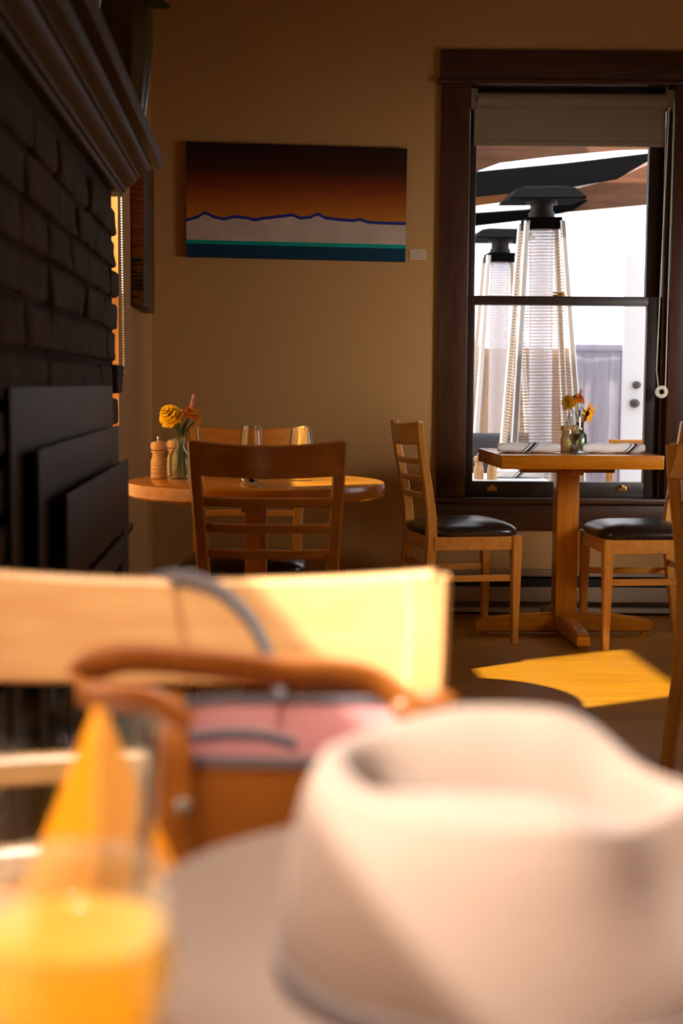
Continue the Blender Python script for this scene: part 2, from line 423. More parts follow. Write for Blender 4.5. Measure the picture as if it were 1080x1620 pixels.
# ---- far side window in the left wall
def side_window(name, y0, y1, cas, zm=None, lower=None):
    wi = empty(name, (LX((y0+y1)/2), (y0+y1)/2, ZS), kind='structure')
    T = Matrix.Translation((-LX((y0+y1)/2), -(y0+y1)/2, -ZS))
    def bx(mb, ya, yb, oa, ob, za, zb, bev=0.0):
        mb.hexa([(LX(y)+o, y, z) for o in (oa, ob) for y in (ya, yb) for z in (za, zb)], bev)
        return mb
    ct = 0.035
    bx(MB(), y1, y1+cas, -0.005, 0.022, ZS-0.02, ZH+0.01, 0.004).build('casing', M_tan, wi, mat=T)
    bx(MB(), y0-0.10, y0, -0.005, ct, ZS-0.02, ZH+0.01, 0.004).build('casing', M_trim, wi, mat=T)
    bx(MB(), y0-0.10, y1+cas, -0.005, ct+0.006, ZH, ZH+0.16, 0.004).build('head_casing', M_trim, wi, mat=T)
    bx(MB(), y0-0.12, y1+cas+0.03, -0.005, 0.065, ZS-0.025, ZS+0.002, 0.005).build('window_stool', M_trim, wi, mat=T)
    bx(MB(), y0-0.10, y1+cas, -0.005, 0.03, ZS-0.14, ZS-0.025, 0.004).build('apron', M_trim, wi, mat=T)
    mj = MB()
    bx(mj, y1-0.014, y1, -WT, 0.036, ZS, ZH); bx(mj, y0, y0+0.012, -WT, 0.004, ZS, ZH); bx(mj, y0, y1, -WT, 0.004, ZH-0.012, ZH)
    mj.build('jamb', M_cz, wi, mat=T)
    zm = zm or (ZS+2.06)/2+0.05
    for (za, zb, o, nm) in ((ZS, zm+0.02, -0.11, 'lower_sash'), (zm-0.02, ZH-0.012, -0.15, 'upper_sash')):
        ms = MB(); st = 0.05
        bx(ms, y0+0.012, y0+0.012+st, o, o+0.035, za, zb, 0.003); bx(ms, y1-0.012-st, y1-0.012, o, o+0.035, za, zb, 0.003)
        bx(ms, y0+0.05, y1-0.05, o, o+0.035, za, za+0.045, 0.003); bx(ms, y0+0.05, y1-0.05, o, o+0.035, zb-0.045, zb, 0.003)
        so = ms.build(nm, M_trim, wi, mat=T)
        bx(MB(), y0+0.05, y1-0.05, o+0.016, o+0.019, za+0.04, zb-0.04).build('pane', lower if (lower and nm == 'lower_sash') else M_pane, so, mat=T, smooth=0)
    return wi
M_diffuser2 = thin_glass('sun_diffuser_far_pane', (1, 1, 1), 0.3, base=0.02, diff=(0.58, 0.44, 0.26), dfac=0.97)  # unseen lower pane made diffusing, its warm tint colours the glow
M_diffuser = thin_glass('sun_diffuser_pane', (1, 1, 1), 0.3, base=0.02, diff=(0.78, 0.70, 0.60), dfac=0.97)  # added diffusing pane out of view: cuts the sun, spreads a soft glow
side_window('window_2', FW0, FW1, 0.12, 1.42, M_diffuser2)
side_window('window_3', NW0, NW1, 0.12, 1.435, M_diffuser)

# ================================================================== FIREPLACE
FY1 = 3.50
def FX(y): return LX(y) + 0.127                      # brick face
fire = empty('fireplace', (FX(2.6), 2.6, 0), label='dark brick fireplace with stepped black steel surround on the left wall', cat='fireplace')
TF = Matrix.Translation((-FX(2.6), -2.6, 0))
FY0 = 1.60
m = MB().hexa([(LX(y)+o, y, z) for o in (0.001, 0.117) for y in (FY0+0.01, FY1-0.012) for z in (0.0, 1.483)])
m.build('mortar_core', M_mortar, fire, mat=TF, smooth=0)
m = MB(); row = 0; z = 0.004
rb = random.Random(3)
while z < 1.405:
    h = 0.066 + rb.uniform(-0.004, 0.004)
    y = FY1 + (0.0 if row % 2 == 0 else -0.0)
    first = True
    y1b = FY1 + rb.uniform(-0.006, 0.004)
    if abs(z-0.995) < 0.04: y1b = FY1+0.03
    L = (0.30, 0.14, 0.22)[row % 3]
    while y1b > FY0:
        y0b = y1b - L + rb.uniform(-0.012, 0.012)
        y0c = max(y0b, FY0)
        jo = rb.uniform(-0.004, 0.006)
        if first and y1b > FY1+0.02: jo = 0.012
        if y1b-y0c > 0.02:
            oin = 0.10 if not first else 0.003
            pts = [(LX(yy)+o, yy+rb.uniform(-.003, .003), zz+rb.uniform(-.003, .003)) for o in (oin, 0.127+jo) for yy in (y0c+0.002, y1b-0.002) for zz in (z, z+h)]
            m.hexa(pts, 0.010 if True else 0, 3)
        first = False
        y1b = y0b; L = rb.choice((0.22, 0.30, 0.26, 0.34))
    z += h+0.011; row += 1
from mathutils import noise as nz
es = [e for e in m.bm.edges if e.calc_length() > 0.03]
bmesh.ops.subdivide_edges(m.bm, edges=es, cuts=3, use_grid_fill=True)
for v in m.bm.verts:
    q = v.co
    n_ = nz.noise(Vector((q.y*16, q.z*9, 3)))*0.55 + nz.noise(Vector((q.y*60, q.z*22, 7)))*0.45
    if q.x-LX(q.y) > 0.06: v.co.x += 0.011*n_
    v.co.z += 0.004*nz.noise(Vector((q.y*20, q.z*14, 1)))
    v.co.y += 0.004*nz.noise(Vector((q.x*25, q.z*24, 5)))
m.build('brickwork', M_brick, fire, mat=TF, smooth=60)
def panel(name, y0, y1, o0, o1, z0, z1, mat, par=fire, bev=0.002):
    return MB().hexa([(LX(y)+0.127+o, y, zz) for o in (o0, o1) for y in (y0, y1) for zz in (z0, z1)], bev).build(name, mat, par, mat=TF)
YCF = 2.6
# each surround plate is a frame standing a little further out than the one behind
def plate(y0, y1, o0, o1, ztop_, oy0, oy1, ozt):
    mb = MB()
    def b(ya, yb, za, zb): mb.hexa([(LX(y)+0.127+o, y, zz) for o in (o0, o1) for y in (ya, yb) for zz in (za, zb)], 0.0015)
    b(y0, y1, ozt, ztop_); b(y0, oy0, 0.0, ozt); b(oy1, y1, 0.0, ozt)
    return mb.build('surround_plate', M_metal_dark, fire, mat=TF)
plate(1.92, 3.28, 0.006, 0.011, 1.022, 2.15, 3.05, 0.76)
plate(2.01, 3.19, 0.0295, 0.0345, 0.934, 2.15, 3.05, 0.76)
plate(2.10, 3.10, 0.0577, 0.0627, 0.864, 2.235, 2.965, 0.722)
panel('firebox_back', 2.14, 3.06, 0.012, 0.02, 0.0, 0.76, M_black)
dm = MB()
for ya, yb, za, zb in ((2.25, 2.95, 0.66, 0.712), (2.25, 2.29, 0.02, 0.66), (2.91, 2.95, 0.02, 0.66), (2.25, 2.95, 0.0, 0.05)):
    dm.hexa([(LX(y)+0.127+o, y, zz) for o in (0.05, 0.066) for y in (ya, yb) for zz in (za, zb)], 0.002)
dr = dm.build('firebox_door', M_metal_dark, fire, mat=TF)
MB().hexa([(LX(y)+0.127+o, y, zz) for o in (0.055, 0.058) for y in (2.29, 2.91) for zz in (0.05, 0.66)]).build('door_glass', plain('smoked_glass', (0.008, 0.008, 0.008), 0.08), dr, mat=TF, smooth=0)

# mantelpiece: moulded profile run along the wall
mant = empty('mantelpiece', (FX(2.6), 2.6, 1.48), label='dark stained wooden mantel shelf with stepped crown moulding above the bricks', cat='mantelpiece')
TM = Matrix.Translation((-FX(2.6), -2.6, -1.48))
MY0, MY1 = 1.45, 3.60
def run(mb, prof, y0, y1):
    mb.loft([[(LX(y)+o, y, z) for o, z in prof] for y in (y0, y1)])
    return mb
run(MB(), [(0.0, 1.558), (0.229, 1.558), (0.231, 1.560), (0.231, 1.592), (0.226, 1.598), (0.0, 1.598)], MY0, MY1).build('mantel_shelf', M_mantel, mant, mat=TM)
prof = [(o_, 1.484+(z_-1.484)*0.747) for o_, z_ in [(0.0, 1.484), (0.136, 1.484), (0.139, 1.489), (0.139, 1.497), (0.146, 1.500), (0.146, 1.509), (0.150, 1.513), (0.157, 1.517), (0.166, 1.524), (0.172, 1.533), (0.174, 1.540), (0.181, 1.542), (0.181, 1.550), (0.188, 1.555), (0.199, 1.560), (0.205, 1.568), (0.207, 1.583), (0.0, 1.583)]]
run(MB(), prof, MY0, MY1-0.045).build('crown_moulding', M_mantel, mant, mat=TM, smooth=25)

# vase with leaves on the mantel
vx, vy = -0.510, 3.40
vase = empty('floor_vase', (vx, vy, 1.598), label='tall olive green glass jug with leaves standing on the mantel end', cat='vase')
vase.name = 'mantel_jug'
M_olive = plain('olive_glass', (0.045, 0.04, 0.008), 0.25, coat=0.4)
MB().lathe([(0.030, 0), (0.038, 0.006), (0.047, 0.07), (0.056, 0.14), (0.0635, 0.22), (0.064, 0.27), (0.058, 0.32), (0.04, 0.355), (0.026, 0.375), (0.026, 0.40), (0.031, 0.405), (0.022, 0.402), (0.020, 0.37)], 36).build('jug_body', M_olive, vase)
lf = MB()
def leaf(mb, p0, p1, wdt, sag=0.02, nrm=(0, 0, 1)):
    p0, p1 = Vector(p0), Vector(p1); d = p1-p0; sd_ = d.cross(Vector(nrm)).normalized(); up = sd_.cross(d).normalized()
    L, R, C = [], [], []
    for i in range(9):
        t = i/8; ww = wdt*math.sin(PI*min(1, t*0.94+0.03))**0.8
        c = p0+d*t+up*(sag*4*t*(1-t))
        C.append(c); L.append(c+sd_*ww+up*0.15*ww); R.append(c-sd_*ww+up*0.15*ww)
    a = [mb.bm.verts.new(p) for p in L]; b = [mb.bm.verts.new(p) for p in C]; c = [mb.bm.verts.new(p) for p in R]
    fs = []
    for i in range(8):
        fs.append(mb.bm.faces.new((a[i], a[i+1], b[i+1], b[i]))); fs.append(mb.bm.faces.new((b[i], b[i+1], c[i+1], c[i])))
    mb._setmi(fs)
branch = empty('leafy_branch', (vx, vy, 1.955), label='leafy green sprig sticking out of the olive jug on the mantel', cat='branch')
m = MB().tube([(0, 0, 0.0), (0.01, 0, 0.06), (0.02, 0.0, 0.09)], 0.003, 6)
m.tube([(0.006, 0, 0.05), (0.02, -0.01, 0.055), (0.035, -0.02, 0.005)], 0.002, 6)
m.build('stem', M_stem, branch)
BO = Vector((vx, vy, 1.955))
for (a, b_, wd) in ((P(212, 3, 3.38)-BO, P(270, 12, 3.37)-BO, 0.016), ((0.012, 0, 0.03), (0.105, 0.0, 0.0), 0.018), ((0.01, 0, 0.05), (-0.07, -0.03, 0.02), 0.018), ((0.02, 0, 0.09), (0.05, -0.02, 0.16), 0.018), ((0.015, 0, 0.07), (-0.03, 0.02, 0.14), 0.018)):
    mm = MB(); leaf(mm, a, b_, wd, 0.008, (0, -1, 0.35)); mm.build('leaf', M_leaf, branch)

# ================================================================== FURNITURE
def bowed(x, half, bow): return bow*(1-(x/half)**2)
def make_chair(label):
    root = empty('dining_chair', label=label, cat='chair', group='ladder back dining chairs')
    # one rear upright = leg + back post, flared at top and bottom
    zs = [0.0, 0.12, 0.28, 0.42, 0.52, 0.62, 0.72, 0.82, 0.882]
    def px_(z): return 0.166 + 0.018*(1-sm(0, 0.42, z)) + 0.019*sm(0.5, 0.9, z)
    def py_(z): return -0.172 - 0.048*(1-sm(0, 0.40, z)) - 0.065*sm(0.46, 0.95, z)**0.9
    for s in (-1, 1):
        m = MB(); st = []
        for z in zs:
            w_ = 0.0165; d_ = 0.0135 + 0.008*(1-abs(z-0.44)/0.45)
            st.append(((s*px_(z), py_(z), z), (w_, 0, 0), (0, d_, 0)))
        m.sweep(st, 0.3); m.build('back_leg', M_cz, root)
    for s in (-1, 1):
        m = MB().sweep([((s*0.186, 0.172, 0), (0.013, 0, 0), (0, 0.013, 0)), ((s*0.188, 0.172, 0.2), (0.017, 0, 0), (0, 0.017, 0)), ((s*0.188, 0.172, 0.36), (0.0205, 0, 0), (0, 0.0205, 0)), ((s*0.188, 0.172, 0.434), (0.0205, 0, 0), (0, 0.0205, 0))], 0.25)
        m.build('front_leg', M_cz, root)
    m = MB()
    m.box(-0.17, 0.17, 0.162, 0.188, 0.378, 0.432, 0.003)
    m.box(-0.152, 0.152, -0.188, -0.166, 0.378, 0.432, 0.003)
    for s in (-1, 1):
        m.sweep([((s*0.176, -0.165, 0.405), (0.011, 0, 0), (0, 0, 0.027)), ((s*0.19, 0.16, 0.405), (0.011, 0, 0), (0, 0, 0.027))], 0.2)
    m.build('seat_frame', M_cx, root)
    # cushion: domed rounded pad
    m = MB(); rings = []
    def pad(sx, z):
        pts = []
        for k in range(40):
            a = 2*PI*k/40; c, s_ = math.cos(a), math.sin(a); e = 0.42
            x = math.copysign(abs(c)**e, c); y = math.copysign(abs(s_)**e, s_)
            hw = 0.205 - 0.014*(1-(y+1)/2)
            pts.append((x*hw*sx, 0.005+y*0.192*sx, z))
        return pts
    for sx, z in ((0.95, 0.430), (1.0, 0.437), (1.01, 0.447), (0.985, 0.460), (0.93, 0.470), (0.8, 0.481), (0.6, 0.489), (0.35, 0.494), (0.12, 0.496)):
        rings.append(pad(sx, z))
    m.loft(rings); m.build('seat_cushion', M_vinyl, root, smooth=60)
    # curved crest and slats
    def curved(zc, hz, ht, half, bow, arch=0.0, n=14, y_off=0.0, hz_end=None):
        st = []
        for k in range(n+1):
            x = -half + 2*half*k/n
            y = py_(zc) + y_off - bowed(x, half, bow)
            dx = 1.0; dy = 2*bow*x/half**2
            nrm = Vector((-dy, dx, 0)).normalized()
            hh = hz if hz_end is None else hz + (hz_end-hz)*(x/half)**2
            st.append(((x, y, zc+arch*(x/half)**2), nrm*ht, (0, 0.02*0, hh)))
        return MB().sweep(st, 0.35)
    curved(0.832, 0.042, 0.0105, 0.190, 0.032, 0.010, hz_end=0.045).build('crest_rail', M_cx, root)
    for zc in (0.728, 0.660, 0.592):
        curved(zc, 0.0115, 0.0095, px_(zc)-0.008, 0.030).build('back_slat', M_cx, root)
    for s in (-1, 1):
        MB().sweep([((s*px_(0.265), py_(0.265)+0.01, 0.265), (0.008, 0, 0), (0, 0, 0.013)), ((s*0.187, 0.16, 0.265), (0.008, 0, 0), (0, 0, 0.013))], 0.3).build('stretcher', M_cy, root)
    MB().box(-px_(0.30)+0.01, px_(0.30)-0.01, py_(0.3)-0.008, py_(0.3)+0.008, 0.288, 0.314, 0.003).build('stretcher', M_cx, root)
    return root
chair0 = make_chair('ladder back chair seen from behind, pushed up to the round table')
chair0.location = (-0.189, 3.835, 0)
def chair(x, y, rz, label):
    c = copy_tree(chair0); c.location = (x, y, 0); c.rotation_euler = (0, 0, math.radians(rz)); c['label'] = label
    return c
chair(-0.314, 4.575, 180, 'blond chair on the far side of the round table, facing the camera')
chair(0.485, 5.77, -77, 'blond ladder back chair with brown seat left of the window table')
chair(1.195, 5.70, 94, 'blond chair with brown seat at the right of the window table')
chair(1.122, 3.68, -35, 'shadowed chair cut by the right edge, only one back post showing')
nearch = chair(-0.117, 0.865, 180, 'out of focus sunlit chair whose wide crest rail stands behind the leather bag')

PALE = {}  # near chair only: wood lightened to stand in for strong sun on it
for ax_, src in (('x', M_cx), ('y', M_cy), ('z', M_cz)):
    PALE[src.name] = wood('sunlit_blond_'+ax_, (0.64, 0.32, 0.115), (0.78, 0.44, 0.19), ax_, 0.35, 0.3)
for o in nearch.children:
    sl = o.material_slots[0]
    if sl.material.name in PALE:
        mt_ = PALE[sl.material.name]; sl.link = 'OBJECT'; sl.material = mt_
def pedestal(root, h, half, post, foot, zt):
    MB().box(-post, post, -post, post, 0.045, zt, 0.005).build('post', M_tz, root)
    for k in range(4):
        a = k*PI/2
        m = MB().sweep([((post*0.6, 0, 0.052), (0, 0.030, 0), (0, 0, 0.040)), ((foot*0.55, 0, 0.050), (0, 0.029, 0), (0, 0, 0.036)), ((foot*0.93, 0, 0.040), (0, 0.028, 0), (0, 0, 0.026)), ((foot, 0, 0.036), (0, 0.026, 0), (0, 0, 0.018))], 0.25)
        m.lathe([(0.012, 0.0), (0.012, 0.016)], 12, (foot*0.9, 0, 0))
        m.build('foot', M_tx, root, mat=Matrix.Rotation(a, 4, 'Z'))
    m = MB()
    for k in range(2):
        m2 = Matrix.Rotation(k*PI/2, 4, 'Z')
        m.box(-half*0.75, half*0.75, -0.028, 0.028, zt-0.03, zt, 0.004, mat=m2)
    m.build('top_bracket', M_tx, root)
# round table
RT = Vector((-0.253, 4.20, 0)); ZRT = 0.742
rt = empty('round_table', RT, 0, 'round honey wood pedestal table with thick edge by the side window', 'table')
prf = [(0.36, -0.044), (0.374, -0.042), (0.379, -0.036), (0.380, -0.022), (0.380, -0.008), (0.378, -0.002), (0.373, 0.0)]
MB().lathe([(r, ZRT+zz) for r, zz in prf], 96).build('tabletop', M_tx, rt)
pedestal(rt, ZRT, 0.3, 0.032, 0.30, ZRT-0.045)
# window table, turned a little with the room
wt = empty('window_table', (0.925, 5.845, 0), math.radians(3.4), 'square honey wood pedestal table standing under the window', 'table')
ZWT = 0.758
MB().box(-0.322, 0.322, -0.295, 0.295, ZWT-0.055, ZWT, 0.005).build('tabletop', M_tx, wt)
pedestal(wt, ZWT, 0.26, 0.0455, 0.37, ZWT-0.055)
# near table
nt_ = empty('near_table', (0.02, 0.40, 0), 0, 'blurred wooden table in front, carrying the drinks and the hat', 'table')
MB().box(-0.46, 0.46, -0.37, 0.385, 0.705, 0.75, 0.006).build('tabletop', M_tx, nt_)
pedestal(nt_, 0.75, 0.28, 0.0455, 0.33, 0.705)

# ================================================================== WALL THINGS
# painting
PY = WALL_Y-0.032
c0, c1, c2, c3 = P(294, 224, PY), P(644, 235, PY), P(641, 414, PY), P(295, 406, PY)
def mat_sky():
    m, nt, b = newmat('painted_sky')
    tc = nt.nodes.new('ShaderNodeTexCoord'); sp = nt.nodes.new('ShaderNodeSeparateXYZ'); nt.links.new(tc.outputs['UV'], sp.inputs[0])
    n = nt.nodes.new('ShaderNodeTexNoise'); n.inputs['Scale'].default_value = 5
    mp = nt.nodes.new('ShaderNodeMapping'); mp.inputs['Scale'].default_value = (1, 14, 1); nt.links.new(tc.outputs['UV'], mp.inputs['Vector']); nt.links.new(mp.outputs['Vector'], n.inputs['Vector'])
    ma = nt.nodes.new('ShaderNodeMath'); ma.operation = 'MULTIPLY_ADD'; ma.inputs[1].default_value = 0.14; nt.links.new(n.outputs['Fac'], ma.inputs[0]); nt.links.new(sp.outputs['Y'], ma.inputs[2])
    r = nt.nodes.new('ShaderNodeValToRGB'); e = r.color_ramp.elements
    e[0].position = 0.36; e[0].color = (0.52, 0.19, 0.014, 1); e[1].position = 1.0; e[1].color = (0.022, 0.005, 0.003, 1)
    for pos, c in ((0.52, (0.38, 0.105, 0.008)), (0.68, (0.21, 0.038, 0.004)), (0.84, (0.05, 0.010, 0.004))):
        k = e.new(pos); k.color = (*c, 1)
    nt.links.new(ma.outputs[0], r.inputs['Fac']); nt.links.new(r.outputs['Color'], b.inputs['Base Color'])
    b.inputs['Roughness'].default_value = 0.6; b.inputs['Specular IOR Level'].default_value = 0.2
    return m
pt = empty('painting', (c0+c1+c2+c3)/4, 0, 'canvas painting of a dark orange sky over white hills and teal water', 'painting')
TP = Matrix.Translation(-pt.location)
mats = [mat_sky(), plain('painted_ridge', (0.02, 0.03, 0.22), 0.6, spec=0.2), plain('painted_white', (0.50, 0.40, 0.32), 0.5, bump=0.8, bscale=40, var=0.12, vscale=8), plain('painted_teal', (0.0, 0.30, 0.24), 0.6, spec=0.2), plain('painted_navy', (0.003, 0.035, 0.075), 0.6, spec=0.2), plain('canvas_edge', (0.03, 0.012, 0.008), 0.8)]
def bil(u, v):      # v up
    b = c3.lerp(c2, u); t = c0.lerp(c1, u); return b.lerp(t, v)
ridge = [(0, .335), (.04, .355), (.085, .400), (.13, .365), (.17, .352), (.22, .375), (.27, .368), (.31, .352), (.37, .372), (.43, .388), (.48, .402), (.52, .378), (.56, .385), (.595, .415), (.64, .382), (.70, .372), (.76, .366), (.79, .378), (.83, .356), (.90, .352), (1, .352)]
def rv(u):
    for (a, va), (b, vb) in zip(ridge[:-1], ridge[1:]):
        if a <= u <= b: return va+(vb-va)*sm(a, b, u)
    return ridge[-1][1]
m = MB(); uvl = m.bm.loops.layers.uv.new('UVMap')
NU = 80
def quad(u0, u1, va0, va1, vb0, vb1, mi):
    ps = [(u0, va0), (u1, va1), (u1, vb1), (u0, vb0)]
    f = m.bm.faces.new([m.bm.verts.new(bil(*p_)) for p_ in ps]); f.material_index = mi
    for l, p_ in zip(f.loops, ps): l[uvl].uv = p_
for k in range(NU):
    u0, u1 = k/NU, (k+1)/NU; r0, r1 = rv(u0), rv(u1)
    quad(u0, u1, 0, 0, .115, .115, 4); quad(u0, u1, .115, .115, .15, .15, 3)
    quad(u0, u1, .15, .15, r0-.028, r1-.028, 2); quad(u0, u1, r0-.028, r1-.028, r0, r1, 1); quad(u0, u1, r0, r1, 1, 1, 0)
m.mi = 5
d = Vector((0, 0.030, 0))
for a, b in ((c0, c1), (c1, c2), (c2, c3), (c3, c0)):
    f = m.bm.faces.new([m.bm.verts.new(p_) for p_ in (a, b, b+d, a+d)]); f.material_index = 5
f = m.bm.faces.new([m.bm.verts.new(p_+d) for p_ in (c0, c1, c2, c3)]); f.material_index = 5
bmesh.ops.remove_doubles(m.bm, verts=m.bm.verts[:], dist=1e-5)
m.build('canvas', mats, pt, smooth=20, mat=TP)
# title card
a, b = P(648, 395, WALL_Y-0.003), P(674, 411, WALL_Y-0.003)
card = empty('title_card', ((a+b)/2), 0, 'small white title card on the wall beside the painting', 'card')
TC = Matrix.Translation(-card.location)
MB().box(a.x, b.x, WALL_Y-0.003, WALL_Y-0.0002, b.z, a.z).build('card_paper', plain('card_paper', (0.55, 0.42, 0.30), 0.8), card, mat=TC, smooth=0)
m = MB()
for i, (l0, l1) in enumerate(((0.1, 0.9), (0.1, 0.7), (0.1, 0.8))):
    z_ = a.z-0.010-i*0.011
    m.box(a.x+(b.x-a.x)*l0, a.x+(b.x-a.x)*l1, WALL_Y-0.0036, WALL_Y-0.003, z_-0.0018, z_)
m.build('printed_lines', plain('card_ink', (0.25, 0.17, 0.11), 0.8), card, mat=TC, smooth=0)

# thick-edged panel artwork on the left wall near the corner
def mat_stripes():
    m, nt, b = newmat('orange_streaked_edge')
    tc = nt.nodes.new('ShaderNodeTexCoord'); mp = nt.nodes.new('ShaderNodeMapping'); mp.inputs['Scale'].default_value = (8, 3, 70)
    nt.links.new(tc.outputs['Object'], mp.inputs['Vector'])
    n = nt.nodes.new('ShaderNodeTexNoise'); n.inputs['Scale'].default_value = 1.6; n.inputs['Detail'].default_value = 5; nt.links.new(mp.outputs['Vector'], n.inputs['Vector'])
    r = nt.nodes.new('ShaderNodeValToRGB'); r.color_ramp.elements[0].position = .35; r.color_ramp.elements[1].position = .65
    r.color_ramp.elements[0].color = (0.16, 0.035, 0.008, 1); r.color_ramp.elements[1].color = (0.42, 0.13, 0.02, 1)
    nt.links.new(n.outputs['Fac'], r.inputs['Fac'])
    r2 = nt.nodes.new('ShaderNodeValToRGB'); r2.color_ramp.elements[0].position = .42; r2.color_ramp.elements[1].position = .55
    r2.color_ramp.elements[0].color = (0.008, 0.018, 0.014, 1); r2.color_ramp.elements[1].color = (0.25, 0.10, 0.015, 1)
    nt.links.new(n.outputs['Fac'], r2.inputs['Fac'])
    sp = nt.nodes.new('ShaderNodeSeparateXYZ'); nt.links.new(tc.outputs['Object'], sp.inputs[0])
    mt = nt.nodes.new('ShaderNodeMath'); mt.operation = 'GREATER_THAN'; mt.inputs[1].default_value = -0.10; nt.links.new(sp.outputs['Z'], mt.inputs[0])
    mx = nt.nodes.new('ShaderNodeMix'); mx.data_type = 'RGBA'
    nt.links.new(mt.outputs[0], mx.inputs[0]); nt.links.new(r2.outputs['Color'], mx.inputs[6]); nt.links.new(r.outputs['Color'], mx.inputs[7])
    nt.links.new(mx.outputs[2], b.inputs['Base Color']); b.inputs['Roughness'].default_value = .5
    return m
AZ0, AZ1, AY0, AY1 = 1.312, 1.90, 5.35, 5.90
art = empty('wall_panel', (LX(5.6), 5.6, 1.6), 0, 'narrow thick edged panel artwork with orange streaks, left of the painting', 'artwork')
MB().hexa([(LX(y)+o, y, z) for o in (0.003, 0.047) for y in (AY0, AY1) for z in (AZ0, AZ1)], 0.002).build('panel_edge', mat_stripes(), art, mat=Matrix.Translation((-LX(5.6), -5.6, -1.6)))
MB().hexa([(LX(y)+o, y, z) for o in (0.047, 0.0485) for y in (AY0+0.003, AY1-0.003) for z in (AZ0+0.003, AZ1-0.003)]).build('panel_face', plain('panel_face_paint', (0.09, 0.055, 0.028), 0.6, var=0.3, vscale=7), art, mat=Matrix.Translation((-LX(5.6), -5.6, -1.6)), smooth=0)

# roller blind, back window
ZB1 = P(900, 148, WALL_Y+0.01).z; ZB0 = P(900, 232, WALL_Y).z; ZBR = P(900, 172, WALL_Y).z
bl = empty('roller_blind', (1.0, WALL_Y, ZB1), 0, 'beige roller blind pulled a little way down the window by the table', 'blind')
TB = Matrix.Translation((-1.0, -WALL_Y, -ZB1))
bxl, bxr = BX0+0.024, BX1-0.035
rr = (ZB1-ZBR)/2
m = MB(); zc = (ZB1+ZBR)/2
m.tube([(bxl+0.01, WALL_Y+0.001, zc), (bxr-0.005, WALL_Y+0.001, zc)], rr, 20); m.build('fabric_roll', M_blind, bl, mat=TB)
MB().box(bxl, bxr-0.01, WALL_Y-0.006, WALL_Y-0.003, ZB0+0.02, zc).build('fabric', M_blind, bl, mat=TB, smooth=0)
MB().box(bxl, bxr-0.01, WALL_Y-0.011, WALL_Y+0.001, ZB0, ZB0+0.024, 0.004).build('hem_bar', M_blind, bl, mat=TB)
for xa, xb in ((BX0+0.006, bxl+0.012), (bxr-0.01, BX1-0.006)):
    MB().box(xa, xb, WALL_Y-0.025, WALL_Y+0.02, ZBR-0.005, ZB1+0.012, 0.003).build('bracket', M_bracket, bl, mat=TB)
yk = WALL_Y-0.03
pu = P(1046, 620, yk)
ch = MB()
ch.tube([P(1066, 160, yk), P(1062, 300, yk), P(1056, 480, yk), P(1052, 612, yk)], 0.0022, 6)
ch.tube([P(1058, 170, yk), P(1050, 330, yk), P(1042, 500, yk), P(1038, 585, yk), P(1041, 612, yk)], 0.0022, 6)
ch.build('cord', M_white_plastic, bl, mat=TB)
pl = MB()
ring = [(0.014, -0.007), (0.027, -0.006), (0.029, 0), (0.027, 0.006), (0.014, 0.007), (0.011, 0)]
pl.lathe(ring, 28, closed=True)
pl.build('cord_tensioner', M_white_plastic, bl, mat=TB @ Matrix.Translation(pu) @ Matrix.Rotation(PI/2, 4, 'X'), label='round white cord tensioner')

# roller blind, far side window (only its chain shows past the bricks)
b2 = empty('roller_blind', (LX(4.0), 4.0, 2.27), 0, 'roller blind with white bead chain in the side window behind the bricks', 'blind')
TB2 = Matrix.Translation((-LX(4.0), -4.0, -2.27))
mb = MB().tube([(LX(FW0+.03)-0.02, FW0+0.03, 2.25), (LX(FW1-.03)-0.02, FW1-0.03, 2.25)], 0.024, 16); mb.build('fabric_roll', M_blind, b2, mat=TB2)
MB().hexa([(LX(y)+o, y, z) for o in (0.0, 0.003) for y in (FW0+0.03, FW1-0.03) for z in (2.05, 2.26)]).build('fabric', M_blind, b2, mat=TB2, smooth=0)
cx_ = P(190.5, 330, 4.47).x; cx2 = P(196, 588, 4.47).x
m = MB(); zt, zb_ = 2.25, P(196, 590, 4.47).z; nb = 150
for i in range(nb):
    t = i/(nb-1); zz = zt+(zb_-zt)*t
    m.ball((cx_+(cx2-cx_)*max(0, (t-0.2)/0.8), 4.47, zz), 0.0034, u=6, v=4)
m.build('bead_chain', M_white_plastic, b2, mat=TB2)

# baseboard heater under the window
hx0, hx1 = 0.02, 2.45
ht = empty('baseboard_heater', (1.2, WALL_Y, 0), 0, 'long low cream baseboard heater along the wall under the window', 'heater')
TH = Matrix.Translation((-1.2, -WALL_Y, 0))
m = MB().box(hx0, hx1, WALL_Y-0.012, WALL_Y-0.001, 0.0, 0.20, 0.002); m.box(hx0, hx1, WALL_Y-0.07, WALL_Y-0.001, 0.175, 0.20, 0.003)
M_heat = plain('heater_enamel', (0.34, 0.25, 0.17), 0.5)
m.build('back_plate', M_heat, ht, mat=TH)
MB().box(hx0, hx1, WALL_Y-0.078, WALL_Y-0.070, 0.062, 0.128, 0.003).build('front_panel', M_heat, ht, mat=TH)
MB().box(hx0, hx1, WALL_Y-0.060, WALL_Y-0.014, 0.07, 0.165).build('fin_element', M_black, ht, mat=TH)
m = MB().box(hx0, hx1, WALL_Y-0.074, WALL_Y-0.012, 0.012, 0.032, 0.002); m.build('bottom_rail', M_heat, ht, mat=TH)
MB().box(hx0+0.01, hx1-0.01, WALL_Y-0.05, WALL_Y-0.012, 0.0, 0.012).build('plinth', M_black, ht, mat=TH)

